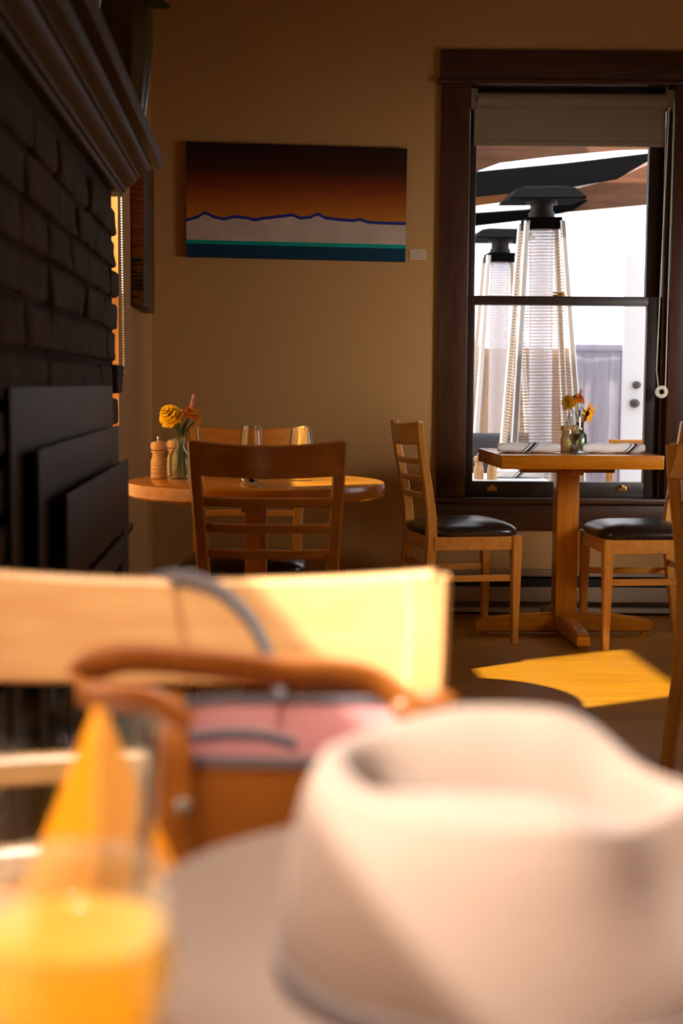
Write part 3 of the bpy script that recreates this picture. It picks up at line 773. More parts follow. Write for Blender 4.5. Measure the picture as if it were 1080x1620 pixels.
# ================================================================== TABLEWARE
def make_mill(label, knob=True):
    r = empty('pepper_mill', label=label, cat='pepper mill', group='turned wooden mills')
    MB().lathe([(0.0225, 0), (0.0245, 0.002), (0.0245, 0.012), (0.0235, 0.014), (0.0245, 0.016), (0.0245, 0.024), (0.0235, 0.026), (0.0245, 0.028), (0.0245, 0.036), (0.0232, 0.038), (0.0243, 0.041), (0.024, 0.052), (0.0205, 0.062), (0.0185, 0.070), (0.0195, 0.076), (0.0225, 0.080), (0.0225, 0.083), (0.018, 0.085)], 28).build('body', M_mill, r)
    MB().lathe([(0.016, 0.085), (0.0225, 0.087), (0.0245, 0.094), (0.0245, 0.101), (0.0215, 0.109), (0.013, 0.1125), (0.004, 0.113)], 28).build('head', M_mill, r)
    if knob: MB().lathe([(0.003, 0.112), (0.003, 0.117), (0.0055, 0.119), (0.006, 0.122), (0.004, 0.126), (0.001, 0.127)], 14).build('metal_knob', M_chrome, r)
    return r
mill0 = make_mill('wooden pepper mill with metal knob, left of the flowers on the round table')
q = PZ(251, 757, ZRT); mill0.location = (q.x, q.y, ZRT)
def mill(x, y, z, label, knob=True):
    c = copy_tree(mill0); c.location = (x, y, z); c['label'] = label
    if not knob:
        for o in list(c.children):
            if o.name.startswith('metal_knob'): bpy.data.objects.remove(o)
    return c
q = PZ(275, 753, ZRT); mill(q.x, q.y+0.02, ZRT, 'wooden salt mill half hidden behind the glass flower vase on the round table', False)
q = PZ(885, 712.5, ZWT); mill(q.x, 5.80, ZWT, 'wooden mill just left of the empty stemmed glass on the window table')
mill(P(906, 700, 5.83).x, 5.83, ZWT, 'wooden mill seen through the empty stemmed glass on the window table', False)

def make_goblet(label, g):
    prof = [(0.034, 0.0), (0.034, 0.002), (0.012, 0.006), (0.0055, 0.014), (0.005, 0.030), (0.0075, 0.044), (0.018, 0.052), (0.030, 0.064), (0.0355, 0.082), (0.0360, 0.100), (0.0335, 0.130), (0.0305, 0.156), (0.0295, 0.158), (0.0290, 0.156), (0.0320, 0.130), (0.0345, 0.100), (0.034, 0.083), (0.0285, 0.066), (0.016, 0.055), (0.003, 0.052)]
    o = MB().lathe(prof, 40).build('goblet', M_glass, smooth=60)
    return tag(o, label, 'glass', g)
gob = make_goblet('empty stemmed glass on the round table, above the napkin roll', 'short stemmed glasses')
gx = P(397, 700, 4.33); gob.location = (gx.x, 4.33, ZRT)
def goblet(x, y, z, label):
    c = gob.copy(); COL.objects.link(c); c.location = (x, y, z); c['label'] = label
g2 = P(476, 700, 4.22); goblet(g2.x, 4.22, ZRT, 'empty stemmed glass on the round table, near the right end of the far chair back')
g3 = P(909, 700, 5.68); goblet(g3.x, 5.68, ZWT, 'empty stemmed glass standing on the window table')

# napkins
def folded_napkin(x, y, z, rz, label):
    r = empty('folded_napkin', (x, y, z), rz, label, 'napkin', 'striped folded napkins')
    m = MB(); rings = []
    N = 24; L = 0.125
    for k in range(N+1):
        xx = -L+2*L*k/N
        e = 1-0.25*max(0, (abs(xx)/L-0.85)/0.15)
        ring = []
        for a in range(20):
            an = 2*PI*a/20; c, s_ = math.cos(an), math.sin(an)
            ex = math.copysign(abs(c)**0.6, c); ez = math.copysign(abs(s_)**0.75, s_)
            zz = 0.021+0.020*ez*e+0.002*math.sin(xx*60+a)
            ring.append((xx+0.012*ex*0.3, 0.045*ex, max(0.0005, zz)))
        rings.append(ring)
    m.loft(rings)
    # diagonal stripes come from the weave colour
    mm, nt, b = newmat('striped_linen')
    tc = nt.nodes.new('ShaderNodeTexCoord'); sp = nt.nodes.new('ShaderNodeSeparateXYZ'); nt.links.new(tc.outputs['Object'], sp.inputs[0])
    a1 = nt.nodes.new('ShaderNodeMath'); a1.operation = 'MULTIPLY_ADD'; a1.inputs[1].default_value = -1.0
    nt.links.new(sp.outputs['Z'], a1.inputs[0]); nt.links.new(sp.outputs['X'], a1.inputs[2])
    rp = nt.nodes.new('ShaderNodeValToRGB'); rp.color_ramp.interpolation = 'CONSTANT'
    mul = nt.nodes.new('ShaderNodeMath'); mul.operation = 'MULTIPLY_ADD'; mul.inputs[1].default_value = 4.0; mul.inputs[2].default_value = 0.5; nt.links.new(a1.outputs[0], mul.inputs[0])
    nt.links.new(mul.outputs[0], rp.inputs['Fac'])
    W = (0.86, 0.84, 0.84, 1); B = (0.035, 0.04, 0.075, 1); e = rp.color_ramp.elements
    e[0].position = 0; e[0].color = W; e[1].position = 0.99; e[1].color = W
    off = 0.0 if not label.startswith('right') else 0.28
    for ps, cc in ((0.33, B), (0.35, W), (0.39, B), (0.45, W), (0.47, B), (0.485, W)):
        k = e.new(min(0.98, ps+off)); k.color = cc
    nt.links.new(rp.outputs['Color'], b.inputs['Base Color']); b.inputs['Roughness'].default_value = 0.9
    m.build('linen', mm, r, smooth=60)
    return r
q = P(836, 705, 5.72); folded_napkin(q.x, 5.72, ZWT, 0.02, 'left one of two folded striped napkins on the window table')
q = P(969, 705, 5.74); folded_napkin(q.x, 5.74, ZWT, 0.02, 'right one of two folded striped napkins on the window table')
q = PZ(398, 770, ZRT)
nr = empty('napkin_roll', (q.x, q.y, ZRT+0.0195), 0, 'rolled napkin lying end-on at the near edge of the round table', 'napkin')
m = MB(); pts = []
spn = 60
ring_o = []
for k in range(spn):
    t = k/(spn-1); a = t*2*PI*2.6; rr_ = 0.0065+0.0125*t
    pts.append((rr_*math.cos(a)*1.15, rr_*math.sin(a)))
for k in range(spn-1):
    (xa, za), (xb, zb2) = pts[k], pts[k+1]
    th = 0.0017
    n1 = Vector((xa, 0, za)).normalized()*th; n2 = Vector((xb, 0, zb2)).normalized()*th
    m.hexa([(xa-n1.x, 0, za-n1.z), (xa-n1.x, 0.2, za-n1.z), (xa+n1.x, 0, za+n1.z), (xa+n1.x, 0.2, za+n1.z), (xb-n2.x, 0, zb2-n2.z), (xb-n2.x, 0.2, zb2-n2.z), (xb+n2.x, 0, zb2+n2.z), (xb+n2.x, 0.2, zb2+n2.z)])
m.build('linen', M_napkin, nr)
MB().tube([(0.0, 0.012, 0), (0, 0.19, 0)], 0.0062, 12).build('inner_fold', plain('dark_linen', (0.06, 0.05, 0.05), .9), nr)
nr.rotation_euler = (0, 0, 0.12)

# bottle vases and flowers
def bottle_vase(label, g='bud vases'):
    r = empty('flower_vase', label=label, cat='vase', group=g)
    prof = [(0.027, 0.0), (0.0315, 0.003), (0.0315, 0.006), (0.030, 0.010), (0.030, 0.014), (0.0315, 0.018), (0.0315, 0.056), (0.0302, 0.060), (0.0302, 0.063), (0.0312, 0.066), (0.0305, 0.073), (0.026, 0.080), (0.018, 0.088), (0.0155, 0.094), (0.0155, 0.115), (0.0175, 0.118), (0.0175, 0.122), (0.0155, 0.124), (0.0135, 0.122), (0.0135, 0.094), (0.016, 0.087), (0.024, 0.078), (0.0285, 0.072), (0.029, 0.02), (0.026, 0.007)]
    MB().lathe(prof, 40).build('glass_bottle', M_vaseglass, r, smooth=50)
    MB().lathe([(0.0255, 0.008), (0.0283, 0.02), (0.0283, 0.070), (0.0235, 0.0765)], 32).build('water', thin_glass('water', (0.93, 0.96, 0.86), 0.02, base=0.0), r, smooth=50)
    return r
v0 = bottle_vase('glass bottle vase holding yellow and orange flowers on the round table')
q = PZ(284, 757, ZRT); v0.location = (q.x, q.y, ZRT); V0 = Vector((q.x, q.y, ZRT))
v1 = copy_tree(v0); v1['label'] = 'greenish bottle vase behind the stemmed glass on the window table'
V1 = Vector((P(914, 700, 5.80).x, 5.80-0.03, ZWT)); v1.location = V1
V1.y = 5.765; v1.location = V1

def petals(mb, c, axis, layers, rng):
    """layers: (count, length, width, lift) around axis; petals are thin curved solids"""
    axis = Vector(axis).normalized(); a = axis.orthogonal().normalized(); b = axis.cross(a); c = Vector(c)
    for li, (n, L, W, liftv, base) in enumerate(layers):
        for k in range(n):
            an = 2*PI*(k+rng.uniform(-.2, .2)+0.5*(li % 2))/n
            d = a*math.cos(an)+b*math.sin(an); s_ = axis.cross(d)
            Lk = L*rng.uniform(0.88, 1.1)
            rows = []
            for i in range(5):
                t = i/4; ww = W*(0.45, 0.85, 1.0, 0.85, 0.35)[i]
                p_ = c+axis*(base+liftv*math.sin(t*PI*0.5)*1.0-0.25*L*t*t)+d*(Lk*t)
                rows.append((p_-s_*ww, p_+axis*0.0012-axis*0.12*ww, p_+s_*ww))
            V = [[mb.bm.verts.new(x) for x in r_] for r_ in rows]
            fs = []
            for r1, r2 in zip(V[:-1], V[1:]):
                fs.append(mb.bm.faces.new((r1[0], r1[1], r2[1], r2[0]))); fs.append(mb.bm.faces.new((r1[1], r1[2], r2[2], r2[1])))
            mb._setmi(fs)
def flower(base, head, axis, kind, label, R=0.02, cat='flower', bend=None):
    rng = random.Random(sum(ord(ch) for ch in label))
    base, head = Vector(base), Vector(head)
    r = empty('cut_flower', base, 0, label, cat, 'flowers in the vases'); T = Matrix.Translation(-base)
    mid = bend if bend else (base+head)/2
    path = spline([base, mid, head], 10)
    MB().tube(path, 0.0016, 6).build('stem', M_stem, r, mat=T)
    ax = Vector(axis).normalized()
    m = MB()
    if kind == 'zinnia':
        petals(m, head, ax, [(18, R, R*.23, .15*R, -0.1*R), (17, R*.95, R*.23, .45*R, 0.05*R), (15, R*.82, R*.22, .6*R, .2*R), (12, R*.65, R*.2, .7*R, .34*R), (9, R*.45, R*.16, .7*R, .45*R), (6, R*.25, R*.12, .5*R, .6*R)], rng)
        m.build('bloom', M_yellow, r, mat=T, smooth=180)
        MB().ball(head-ax*R*.15, R*.42, u=10, v=6).build('calyx', M_stem, r, mat=T)
    elif kind == 'rust':
        petals(m, head, ax, [(13, R, R*.27, .2*R, 0), (11, R*.8, R*.25, .45*R, .1*R), (9, R*.5, R*.2, .5*R, .2*R)], rng)
        m.build('bloom', M_orangep, r, mat=T, smooth=180)
        MB().ball(head+ax*R*.25, R*.3, u=10, v=6).build('flower_centre', M_center, r, mat=T)
    elif kind == 'daisy':
        petals(m, head, ax, [(13, R*1.15, R*.17, .25*R, 0), (11, R, R*.16, .6*R, .05*R)], rng)
        m.build('bloom', M_gold, r, mat=T, smooth=180)
        MB().ball(head, R*.33, u=10, v=6).build('flower_centre', M_center, r, mat=T)
    elif kind == 'spike':
        n = 46
        for k in range(n):
            t = k/n; an = k*2.4; p_ = head+ax*(R*2.1*t)+Vector((math.cos(an), math.sin(an), 0))*0.0055*(1-0.55*t)
            m.ball(p_, 0.0034*(1-.3*t), 1, 1, 1.4, 6, 4)
        m.build('bloom', M_pink, r, mat=T)
    return r
def leafobj(par, base, tip, wd, T):
    m = MB(); leaf(m, base, tip, wd, 0.004); m.build('leaf', M_leaf, par, mat=T)
yb = V0.y
b0 = V0+Vector((0.004, 0, 0.012))
f1 = flower(b0+Vector((-.012, 0, 0)), P(271, 660, yb-0.012), (-0.45, -0.62, 0.62), 'zinnia', 'large yellow zinnia, leftmost bloom in the vase on the round table', 0.036, bend=V0+Vector((0.0, 0, .10)))
f2 = flower(b0+Vector((.01, 0.006, 0)), P(300, 653, yb+0.008), (0.1, -0.55, 0.75), 'rust', 'rust orange bloom in the middle of the round table vase', 0.024, bend=V0+Vector((0.004, 0.004, .10)))
f3 = flower(b0+Vector((.014, -.004, 0)), P(309, 659, yb+0.0), (0.85, -0.25, 0.30), 'daisy', 'golden daisy facing right in the vase on the round table', 0.026, bend=V0+Vector((0.007, -.002, .10)))
f4 = flower(b0+Vector((0, .01, 0)), P(304, 645, yb+0.012), (0.12, 0, 1), 'spike', 'pink flower spike standing above the round table vase', 0.019, bend=V0+Vector((0.003, .005, .10)))
tb = Matrix.Translation(-f1.location)
leafobj(f1, P(280, 682, yb), P(262, 674, yb-0.015), 0.010, tb)
leafobj(f1, P(284, 690, yb), P(281, 668, yb-0.02), 0.008, tb)
tb = Matrix.Translation(-f3.location)
leafobj(f3, P(292, 690, yb), P(308, 668, yb-0.012), 0.009, tb)
tb = Matrix.Translation(-f2.location)
leafobj(f2, P(289, 690, yb), P(297, 664, yb-0.012), 0.009, tb)
yb = V1.y
b1 = V1+Vector((0, 0, 0.012))
f5 = flower(b1+Vector((-.01, 0, 0)), P(900, 640, yb-0.01), (-0.35, -0.25, 0.85), 'zinnia', 'yellow bloom at the upper left of the window table vase', 0.034, bend=V1+Vector((0, 0, .115)))
f6 = flower(b1+Vector((.004, 0, 0)), P(914, 632, yb), (0.1, -0.5, 0.8), 'rust', 'small rust bloom at the top of the window table vase', 0.030, bend=V1+Vector((0, 0, .118)))
f7 = flower(b1+Vector((.01, 0, 0)), P(927, 654, yb), (0.75, -0.35, -0.3), 'daisy', 'golden daisy drooping right out of the window table vase', 0.046, bend=P(917, 648, yb))
f8 = flower(b1+Vector((0, .008, 0)), P(917, 626, yb+0.01), (0.25, 0, 1), 'spike', 'thin pink spike above the rust bloom on the window table', 0.012, bend=V1+Vector((0.002, .004, .118)))
tb = Matrix.Translation(-f7.location)
leafobj(f7, P(910, 650, yb), P(926, 652, yb-0.01), 0.010, tb)

# ================================================================== FOREGROUND
# juice glass
jx = P(122, 1400, 0.56)
jl = Vector((P(118, 1375, 0.56).x, 0.555, 0.75))
jg = empty('juice_tumbler', jl, 0, 'rounded glass of bright orange juice, nearest the camera at lower left', 'glass')
MB().lathe([(0.020, 0.001), (0.029, 0.003), (0.036, 0.018), (0.0405, 0.040), (0.0410, 0.055), (0.0395, 0.072), (0.0375, 0.085), (0.0365, 0.0856), (0.0357, 0.085), (0.0378, 0.072), (0.0393, 0.055), (0.0388, 0.040), (0.034, 0.020), (0.026, 0.009), (0.004, 0.008)], 56).build('glass_shell', M_jglass, jg, smooth=60)
mj, ntj, bj = newmat('orange_juice')
bj.inputs['Base Color'].default_value = (0.95, 0.60, 0.06, 1); bj.inputs['Roughness'].default_value = 0.35
tj = ntj.nodes.new('ShaderNodeBsdfTranslucent'); tj.inputs['Color'].default_value = (0.99, 0.74, 0.10, 1)
mxj = ntj.nodes.new('ShaderNodeMixShader'); mxj.inputs['Fac'].default_value = 0.62
ntj.links.new(bj.outputs[0], mxj.inputs[1]); ntj.links.new(tj.outputs[0], mxj.inputs[2])
ntj.links.new(mxj.outputs[0], [n for n in ntj.nodes if n.type == 'OUTPUT_MATERIAL'][0].inputs['Surface'])
MB().lathe([(0.004, 0.0085), (0.0255, 0.0095), (0.0335, 0.0205), (0.0384, 0.040), (0.0389, 0.055), (0.0386, 0.0605), (0.030, 0.061), (0.006, 0.061)], 56).build('juice', mj, jg, smooth=60)
# clear tumbler
tl = Vector((P(96, 1150, 0.665).x, 0.668, 0.75))
M_glass2 = thin_glass('clear_tumbler_glass', (0.96, 0.97, 0.96), 0.04, base=0.012)
tg = tag(MB().lathe([(0.030, 0.001), (0.036, 0.003), (0.042, 0.05), (0.047, 0.108), (0.0475, 0.118), (0.0468, 0.1186), (0.0460, 0.118), (0.0455, 0.108), (0.0405, 0.05), (0.034, 0.010), (0.004, 0.009)], 56).build('water_tumbler', M_glass2, smooth=60), 'tall clear tumbler behind the glass of orange juice', 'glass')
tg.location = tl
# pointed orange shape of unknown kind behind / beside the tumbler
M_orange = plain('orange_sheet', (0.92, 0.33, 0.0), 0.7, spec=0.2)
fc = empty('pointed_shape', (tl.x+0.004, 0.748, 0.75), 0.12, 'bright orange pointed shape seen through the clear tumbler', 'card')
m = MB()
m.loft([[(-0.045, -0.002, 0.0), (0.0, -0.022, 0), (0.048, -0.002, 0), (0.048, 0.002, 0), (0.0, -0.018, 0), (-0.045, 0.002, 0)],
        [(-0.003, -0.001, 0.105), (0.0, -0.002, 0.108), (0.003, -0.001, 0.105), (0.003, 0.001, 0.105), (0.0, 0.0, 0.108), (-0.003, 0.001, 0.105)]])
m.build('pointed_sheet', M_orange, fc, smooth=0)

# hat
HX, HY, HZ = 0.079, 0.637, 0.752
hat = empty('felt_hat', (HX, HY, HZ), math.radians(-8), 'beige felt fedora with creased crown lying on the near table', 'hat')
M_felt = plain('beige_felt', (0.20, 0.132, 0.098), 0.95, sheen=0.15, bump=0.12, bscale=500, spec=0.15)
NA = 112; AX, BY = 0.106, 0.090
def crown_pt(t, an):
    """t: 0 base .. 1 rim .. 2 centre of the creased top"""
    c, s_ = math.cos(an), math.sin(an)
    hrim = 0.114 - 0.018*sm(0.25, 1.0, c) - 0.008*sm(0.3, 1.0, -c) - 0.016*sm(0.1, 1.0, -s_)
    if t <= 1:
        k = 1 - 0.14*t**1.6
        k *= 1 + 0.03*math.sin(PI*t)
        x, y, z = AX*k*c, BY*k*s_, hrim*t
        # pinches either side of the front
        for sg in (-1, 1):
            ang = sg*0.62; d_ = math.atan2(math.sin(an-ang), math.cos(an-ang))
            g = math.exp(-(d_/0.42)**2)*sm(0.25, 0.85, t)
            x -= 0.014*g*math.cos(ang); y -= 0.024*g*math.sin(ang)*1.0
        rnd = sm(0.86, 1.0, t); x *= 1-0.03*rnd; y *= 1-0.03*rnd
        return Vector((x, y, z))
    u = t-1
    rim = crown_pt(1.0, an)
    x, y = rim.x*(1-u), rim.y*(1-u)
    zr = 0.112 - 0.030*sm(0.15*0.1, 0.1, x)
    zr = rim.z + (0.104-0.013*sm(0, 0.09, x)-rim.z)*sm(0.1, 0.8, u)
    b_ = 0.064; dep = 0.074*math.exp(-((y-0.004)/0.024)**2)*sm(-0.084, -0.058, x)*(1-0.6*sm(0.02, 0.09, x))
    puff = 0.006*math.sin(PI*min(1, u*1.6))
    return Vector((x, y, zr+puff-dep*sm(0.0, 0.35, u)))
ts = [0, .12, .25, .38, .5, .62, .74, .84, .92, .97, 1.0, 1.03, 1.06, 1.10, 1.14, 1.19, 1.24, 1.30, 1.36, 1.43, 1.5, 1.57, 1.64, 1.71, 1.78, 1.85, 1.92, 1.97]
m = MB(); m.loft([[crown_pt(t, 2*PI*k/NA) for k in range(NA)] for t in ts]); m.build('crown', M_felt, hat, smooth=180)
m = MB()
def brim_pt(u, an, top):
    c, s_ = math.cos(an), math.sin(an)
    ro = Vector((AX*0.99*c, BY*0.99*s_, 0)); d_ = Vector((c, s_, 0)); wdt = 0.064+0.004*c*c
    z = 0.003 + 0.026*u**1.7*sm(-0.35, 0.7, -0.45*c+0.89*s_) + 0.004*u*u
    return ro + d_*wdt*u + Vector((0, 0, max(0.0005, z)+(0.0028 if top else 0)))
us = [0, .2, .4, .6, .8, .95, 1.0]
m.loft([[brim_pt(u, 2*PI*k/NA, True) for k in range(NA)] for u in us] + [[brim_pt(u, 2*PI*k/NA, False) for k in range(NA)] for u in reversed(us)], caps=False)
m.build('brim', M_felt, hat, smooth=60)
m = MB()
m.loft([[Vector((crown_pt(t, 2*PI*k/NA).x*s_, crown_pt(t, 2*PI*k/NA).y*s_, zz)) for k in range(NA)] for t, s_, zz in ((0.02, 1.0, 0.006), (0.02, 1.018, 0.0065), (0.08, 1.022, 0.012), (0.15, 1.018, 0.0175), (0.15, 1.0, 0.018))], caps=False)
m.build('hat_band', plain('grey_hat_band', (0.13, 0.10, 0.10), 0.7), hat, smooth=60, label='slim grey hat band')
an = math.radians(-80)
p_ = crown_pt(0.09, an)*1.03
MB().ball((p_.x, p_.y, 0.0125), 0.0065, u=12, v=8).build('band_stud', plain('pale_stud', (0.6, 0.5, 0.4), 0.4), hat)

# leather bag on the near chair
BG = Vector((-0.030, 0.925, 0.0))
bag = empty('leather_bag', (BG.x, BG.y, 0.492), 0, 'open tan leather tote bag with dusky pink lining on the near chair', 'bag')
TBG = Matrix.Translation((-BG.x, -BG.y, -0.492))
M_leather = plain('tan_leather', (0.24, 0.068, 0.006), 0.38, bump=0.15, bscale=220, var=0.12, vscale=12, coat=0.1)
M_lining = plain('pink_lining', (0.62, 0.27, 0.25), 0.9)
M_edge = plain('dark_edge_paint', (0.10, 0.09, 0.10), 0.5)
def rr_ring(cx, cy, hw, hd, z, e=0.35, n=48, tilt=0.0):
    out = []
    for k in range(n):
        a = 2*PI*k/n; c, s_ = math.cos(a), math.sin(a)
        out.append(Vector((cx+hw*math.copysign(abs(c)**e, c), cy+hd*math.copysign(abs(s_)**e, s_), z+tilt*s_)))
    return out
zr = 0.803
outer = [rr_ring(BG.x, BG.y, 0.085, 0.048, 0.494), rr_ring(BG.x, BG.y, 0.097, 0.052, 0.505), rr_ring(BG.x, BG.y, 0.096, 0.053, 0.60), rr_ring(BG.x, BG.y, 0.093, 0.053, 0.72), rr_ring(BG.x, BG.y, 0.090, 0.053, zr, tilt=0.008)]
m = MB(); m.loft(outer, caps=False); f = m.bm.faces.new([m.bm.verts.new(p_) for p_ in outer[0]])
m.build('bag_body', M_leather, bag, mat=TBG, smooth=60)
inner = [rr_ring(BG.x, BG.y, 0.0885, 0.0515, zr, tilt=0.008), rr_ring(BG.x, BG.y, 0.0912, 0.051, 0.72), rr_ring(BG.x, BG.y, 0.093, 0.051, 0.60), rr_ring(BG.x, BG.y, 0.09, 0.049, 0.52)]
m = MB(); m.loft(inner, caps=False); m.bm.faces.new([m.bm.verts.new(p_) for p_ in inner[-1]])
m.build('lining', M_lining, bag, mat=TBG, smooth=60, label='dusky pink lining')
m = MB(); m.loft([rr_ring(BG.x, BG.y, 0.0912, 0.0542, zr-0.004, tilt=0.008), rr_ring(BG.x, BG.y, 0.0912, 0.0542, zr+0.002, tilt=0.008), rr_ring(BG.x, BG.y, 0.0878, 0.0508, zr+0.002, tilt=0.008), rr_ring(BG.x, BG.y, 0.0878, 0.0508, zr-0.004, tilt=0.008)], caps=False)
m.build('rim_binding', M_edge, bag, mat=TBG, smooth=50)
m = MB()
pk = spline([P(300, 1168, 0.955), P(360, 1162, 0.957), P(420, 1165, 0.957), P(470, 1180, 0.955)], 14)
m.strap(pk, 0.004, 0.0015, (0, 0, 1)); m.build('zip_pocket', M_edge, bag, mat=TBG)
# side strip at the left front corner
m = MB()
m.strap(spline([P(262, 1100, 0.90), P(272, 1150, 0.868), P(277, 1250, 0.866), P(276, 1350, 0.866), P(272, 1480, 0.866)], 18), 0.0105, 0.0018, (1, 0, 0))
m.build('side_strap', M_leather, bag, mat=TBG)
MB().lathe([(0.005, 0), (0.0055, 0.002), (0.003, 0.004)], 14).build('snap', M_bracket, bag, mat=TBG @ Matrix.Translation(P(290, 1275, 0.862)) @ Matrix.Rotation(PI/2, 4, 'X'))
# front handle: arches to the left, lies across the mouth
m = MB()
fh = spline([P(300, 1150, 0.868), P(245, 1112, 0.872), P(185, 1104, 0.88), P(138, 1100, 0.90), P(124, 1082, 0.915), P(140, 1058, 0.915), P(195, 1041, 0.905), P(300, 1047, 0.895), P(440, 1062, 0.885), P(540, 1066, 0.88), P(600, 1083, 0.878), P(640, 1113, 0.872), P(662, 1150, 0.868)], 60)
m.strap(fh, 0.0115, 0.0024, lambda t: (0, -0.45, 0.9)); m.build('handle', M_leather, bag, mat=TBG, smooth=50)
m = MB()
bh = spline([P(442, 1112, 0.975), P(440, 1085, 0.982), P(428, 1045, 0.995), P(398, 985, 1.02), P(350, 938, 1.05), P(300, 917, 1.09), P(255, 918, 1.135), P(225, 935, 1.165), P(214, 990, 1.172), P(212, 1050, 1.172)], 50)
m.strap(bh, 0.0075, 0.0025, lambda t: (0.3, -0.75, 0.6)); m.build('handle', M_edge, bag, mat=TBG, smooth=50, label='handle with a dark painted edge')
m = MB()
for k in range(3):
    a = P(655+18*k, 1122-4*k, 0.872); m.ball(a, 0.012, 1.2, 0.5, 0.8, 10, 7)
m.build('handle_tab', M_leather, bag, mat=TBG)

# ================================================================== OUTSIDE
ZD = -0.20
M_deck = wood('patio_deck', (0.25, 0.22, 0.20), (0.36, 0.32, 0.29), 'x', 0.7, 0.0)
tag(MB().box(-1.5, 6.0, WALL_Y+WT+0.02, 13.0, ZD-0.1, ZD).build('floor_patio', M_deck, smooth=0), kind='structure')
M_fencew = wood('weathered_fence', (0.075, 0.062, 0.095), (0.15, 0.12, 0.16), 'z', 0.8, 0.0)
M_fenceb = wood('warm_lit_fence', (0.14, 0.07, 0.035), (0.26, 0.13, 0.06), 'z', 0.8, 0.0)  # left stretch of fence, its warm light put into the wood colour
fn = empty('board_fence', (2.0, 11.2, ZD), 0, 'weathered vertical board fence beyond the patio', 'fence')
XSPLIT = P(905, 600, 11.2).x
m = MB(); x = XSPLIT; rf = random.Random(4)
ztopf = P(950, 545, 11.2).z
while x < 5.0:
    wd = rf.uniform(0.075, 0.13)
    m.mi = int(rf.random() < 0.45)
    m.box(x-2.0, x+wd-2.0, rf.uniform(-0.008, 0.004), 0.02, 0, ztopf-ZD-0.04+rf.uniform(-.01, .01), 0.003)
    x += wd+0.0015
m.build('boards', [M_fencew, wood('pale_fence_board', (0.17, 0.145, 0.17), (0.27, 0.23, 0.25), 'z', 0.8, 0.0)], fn)
m = MB(); x = -1.5
while x < XSPLIT-0.05:
    wd = rf.uniform(0.135, 0.15)
    m.box(x, min(x+wd, XSPLIT-0.006), 11.19, 11.22, ZD, ztopf-0.03+rf.uniform(-.01, .01), 0.003)
    x += wd+0.0015
cf = m.build('boards', M_fenceb)
fn2 = empty('board_fence', (0.3, 11.2, ZD), 0, 'brown board fence seen through the two patio heaters', 'fence')
cf.parent = fn2; cf.matrix_parent_inverse = Matrix.Translation((-0.3, -11.2, -ZD))
MB().box(XSPLIT-2.0, 3.0, -0.03, 0.05, ztopf-ZD-0.05, ztopf-ZD, 0.004).build('cap_rail', M_fencew, fn)
# clear vinyl curtain between the patio and the fence
vn = empty('vinyl_curtain', (2.0, 10.6, ZD), 0, 'hazy clear vinyl curtain hanging behind the patio heaters', 'curtain')
m = MB(); NV = 120
zt_ = P(950, 334, 10.6).z-ZD
cols = []
for k in range(NV+1):
    xx = -2.4+5.4*k/NV
    yy = 0.03*math.sin(xx*9)+0.012*math.sin(xx*31+1)
    cols.append([(xx, yy, 0.02), (xx, yy*0.9, zt_*0.5), (xx, yy*0.4, zt_)])
V = [[m.bm.verts.new(p_) for p_ in c] for c in cols]
for a, b in zip(V[:-1], V[1:]):
    for i in range(2): m.bm.faces.new((a[i], b[i], b[i+1], a[i+1]))
m.build('clear_sheet', thin_glass('clear_vinyl', (0.97, 0.97, 1.0), 0.2, base=0.02, diff=(0.92, 0.92, 1.0), dfac=0.13), vn, smooth=180)
MB().box(-2.4, 3.0, -0.03, 0.03, zt_-0.02, zt_+0.05, 0.004).build('header', M_white_plastic, vn)
# white door at the right
dY = 9.6
x0 = P(985, 600, dY).x; x1 = x0+0.86; dz1 = P(1000, 402, dY).z
door = empty('door_1', (x0, dY, ZD), kind='structure')
TD = Matrix.Translation((-x0, -dY, -ZD))
M_knob = plain('dark_knob', (0.10, 0.09, 0.09), 0.4, metal=0.6)
M_doorw = plain('white_door_paint', (0.85, 0.85, 0.88), 0.4)
MB().box(x0, x1, dY, dY+0.045, ZD+0.01, dz1, 0.004).build('door_leaf', M_doorw, door, mat=TD)
for (px_, py_, nm, rr_) in ((1006, 609, 'deadbolt', 0.026), (1003, 638, 'door_knob', 0.03)):
    c = P(px_, py_, dY)
    MB().lathe([(rr_, 0), (rr_, 0.01), (rr_*0.5, 0.014), (rr_*0.5, 0.03), (rr_*0.95, 0.042), (rr_*0.8, 0.06), (rr_*0.2, 0.064)], 20).build(nm, M_knob, door, mat=TD @ Matrix.Translation(c) @ Matrix.Rotation(PI/2, 4, 'X'))
# roof boards and skylight wells over the patio
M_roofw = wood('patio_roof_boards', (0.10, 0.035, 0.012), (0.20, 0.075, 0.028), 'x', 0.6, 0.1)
M_roofo = wood('sunlit_roof_board', (0.32, 0.12, 0.03), (0.45, 0.18, 0.05), 'x', 0.6, 0.1)  # roof wood again, with sunlight put into a brighter colour
M_dark = plain('black_canvas', (0.004, 0.004, 0.0045), 0.95, spec=0.05)
def slab(name, pts, D0, mat, thick, label, cat, grp=None):
    ps = [P(px_, py_, D) for (px_, py_, D) in pts]
    c = sum(ps, Vector())/len(ps)
    m = MB(); m.prism([p_-c for p_ in ps], thick)
    o = m.build(name, mat, smooth=0); o.location = c
    return tag(o, label, cat, grp)
slab('roof_board', [(735, 200, 8.6), (1060, 200, 8.6), (1060, 236, 8.6), (980, 238, 8.6), (870, 248, 8.6), (790, 258, 8.6), (752, 272, 8.6), (735, 278, 8.6)], 0, M_roofw, (0, 0.14, 0.03), 'brown roof board over the patio, highest behind the blind', 'roof board', 'patio roof boards')
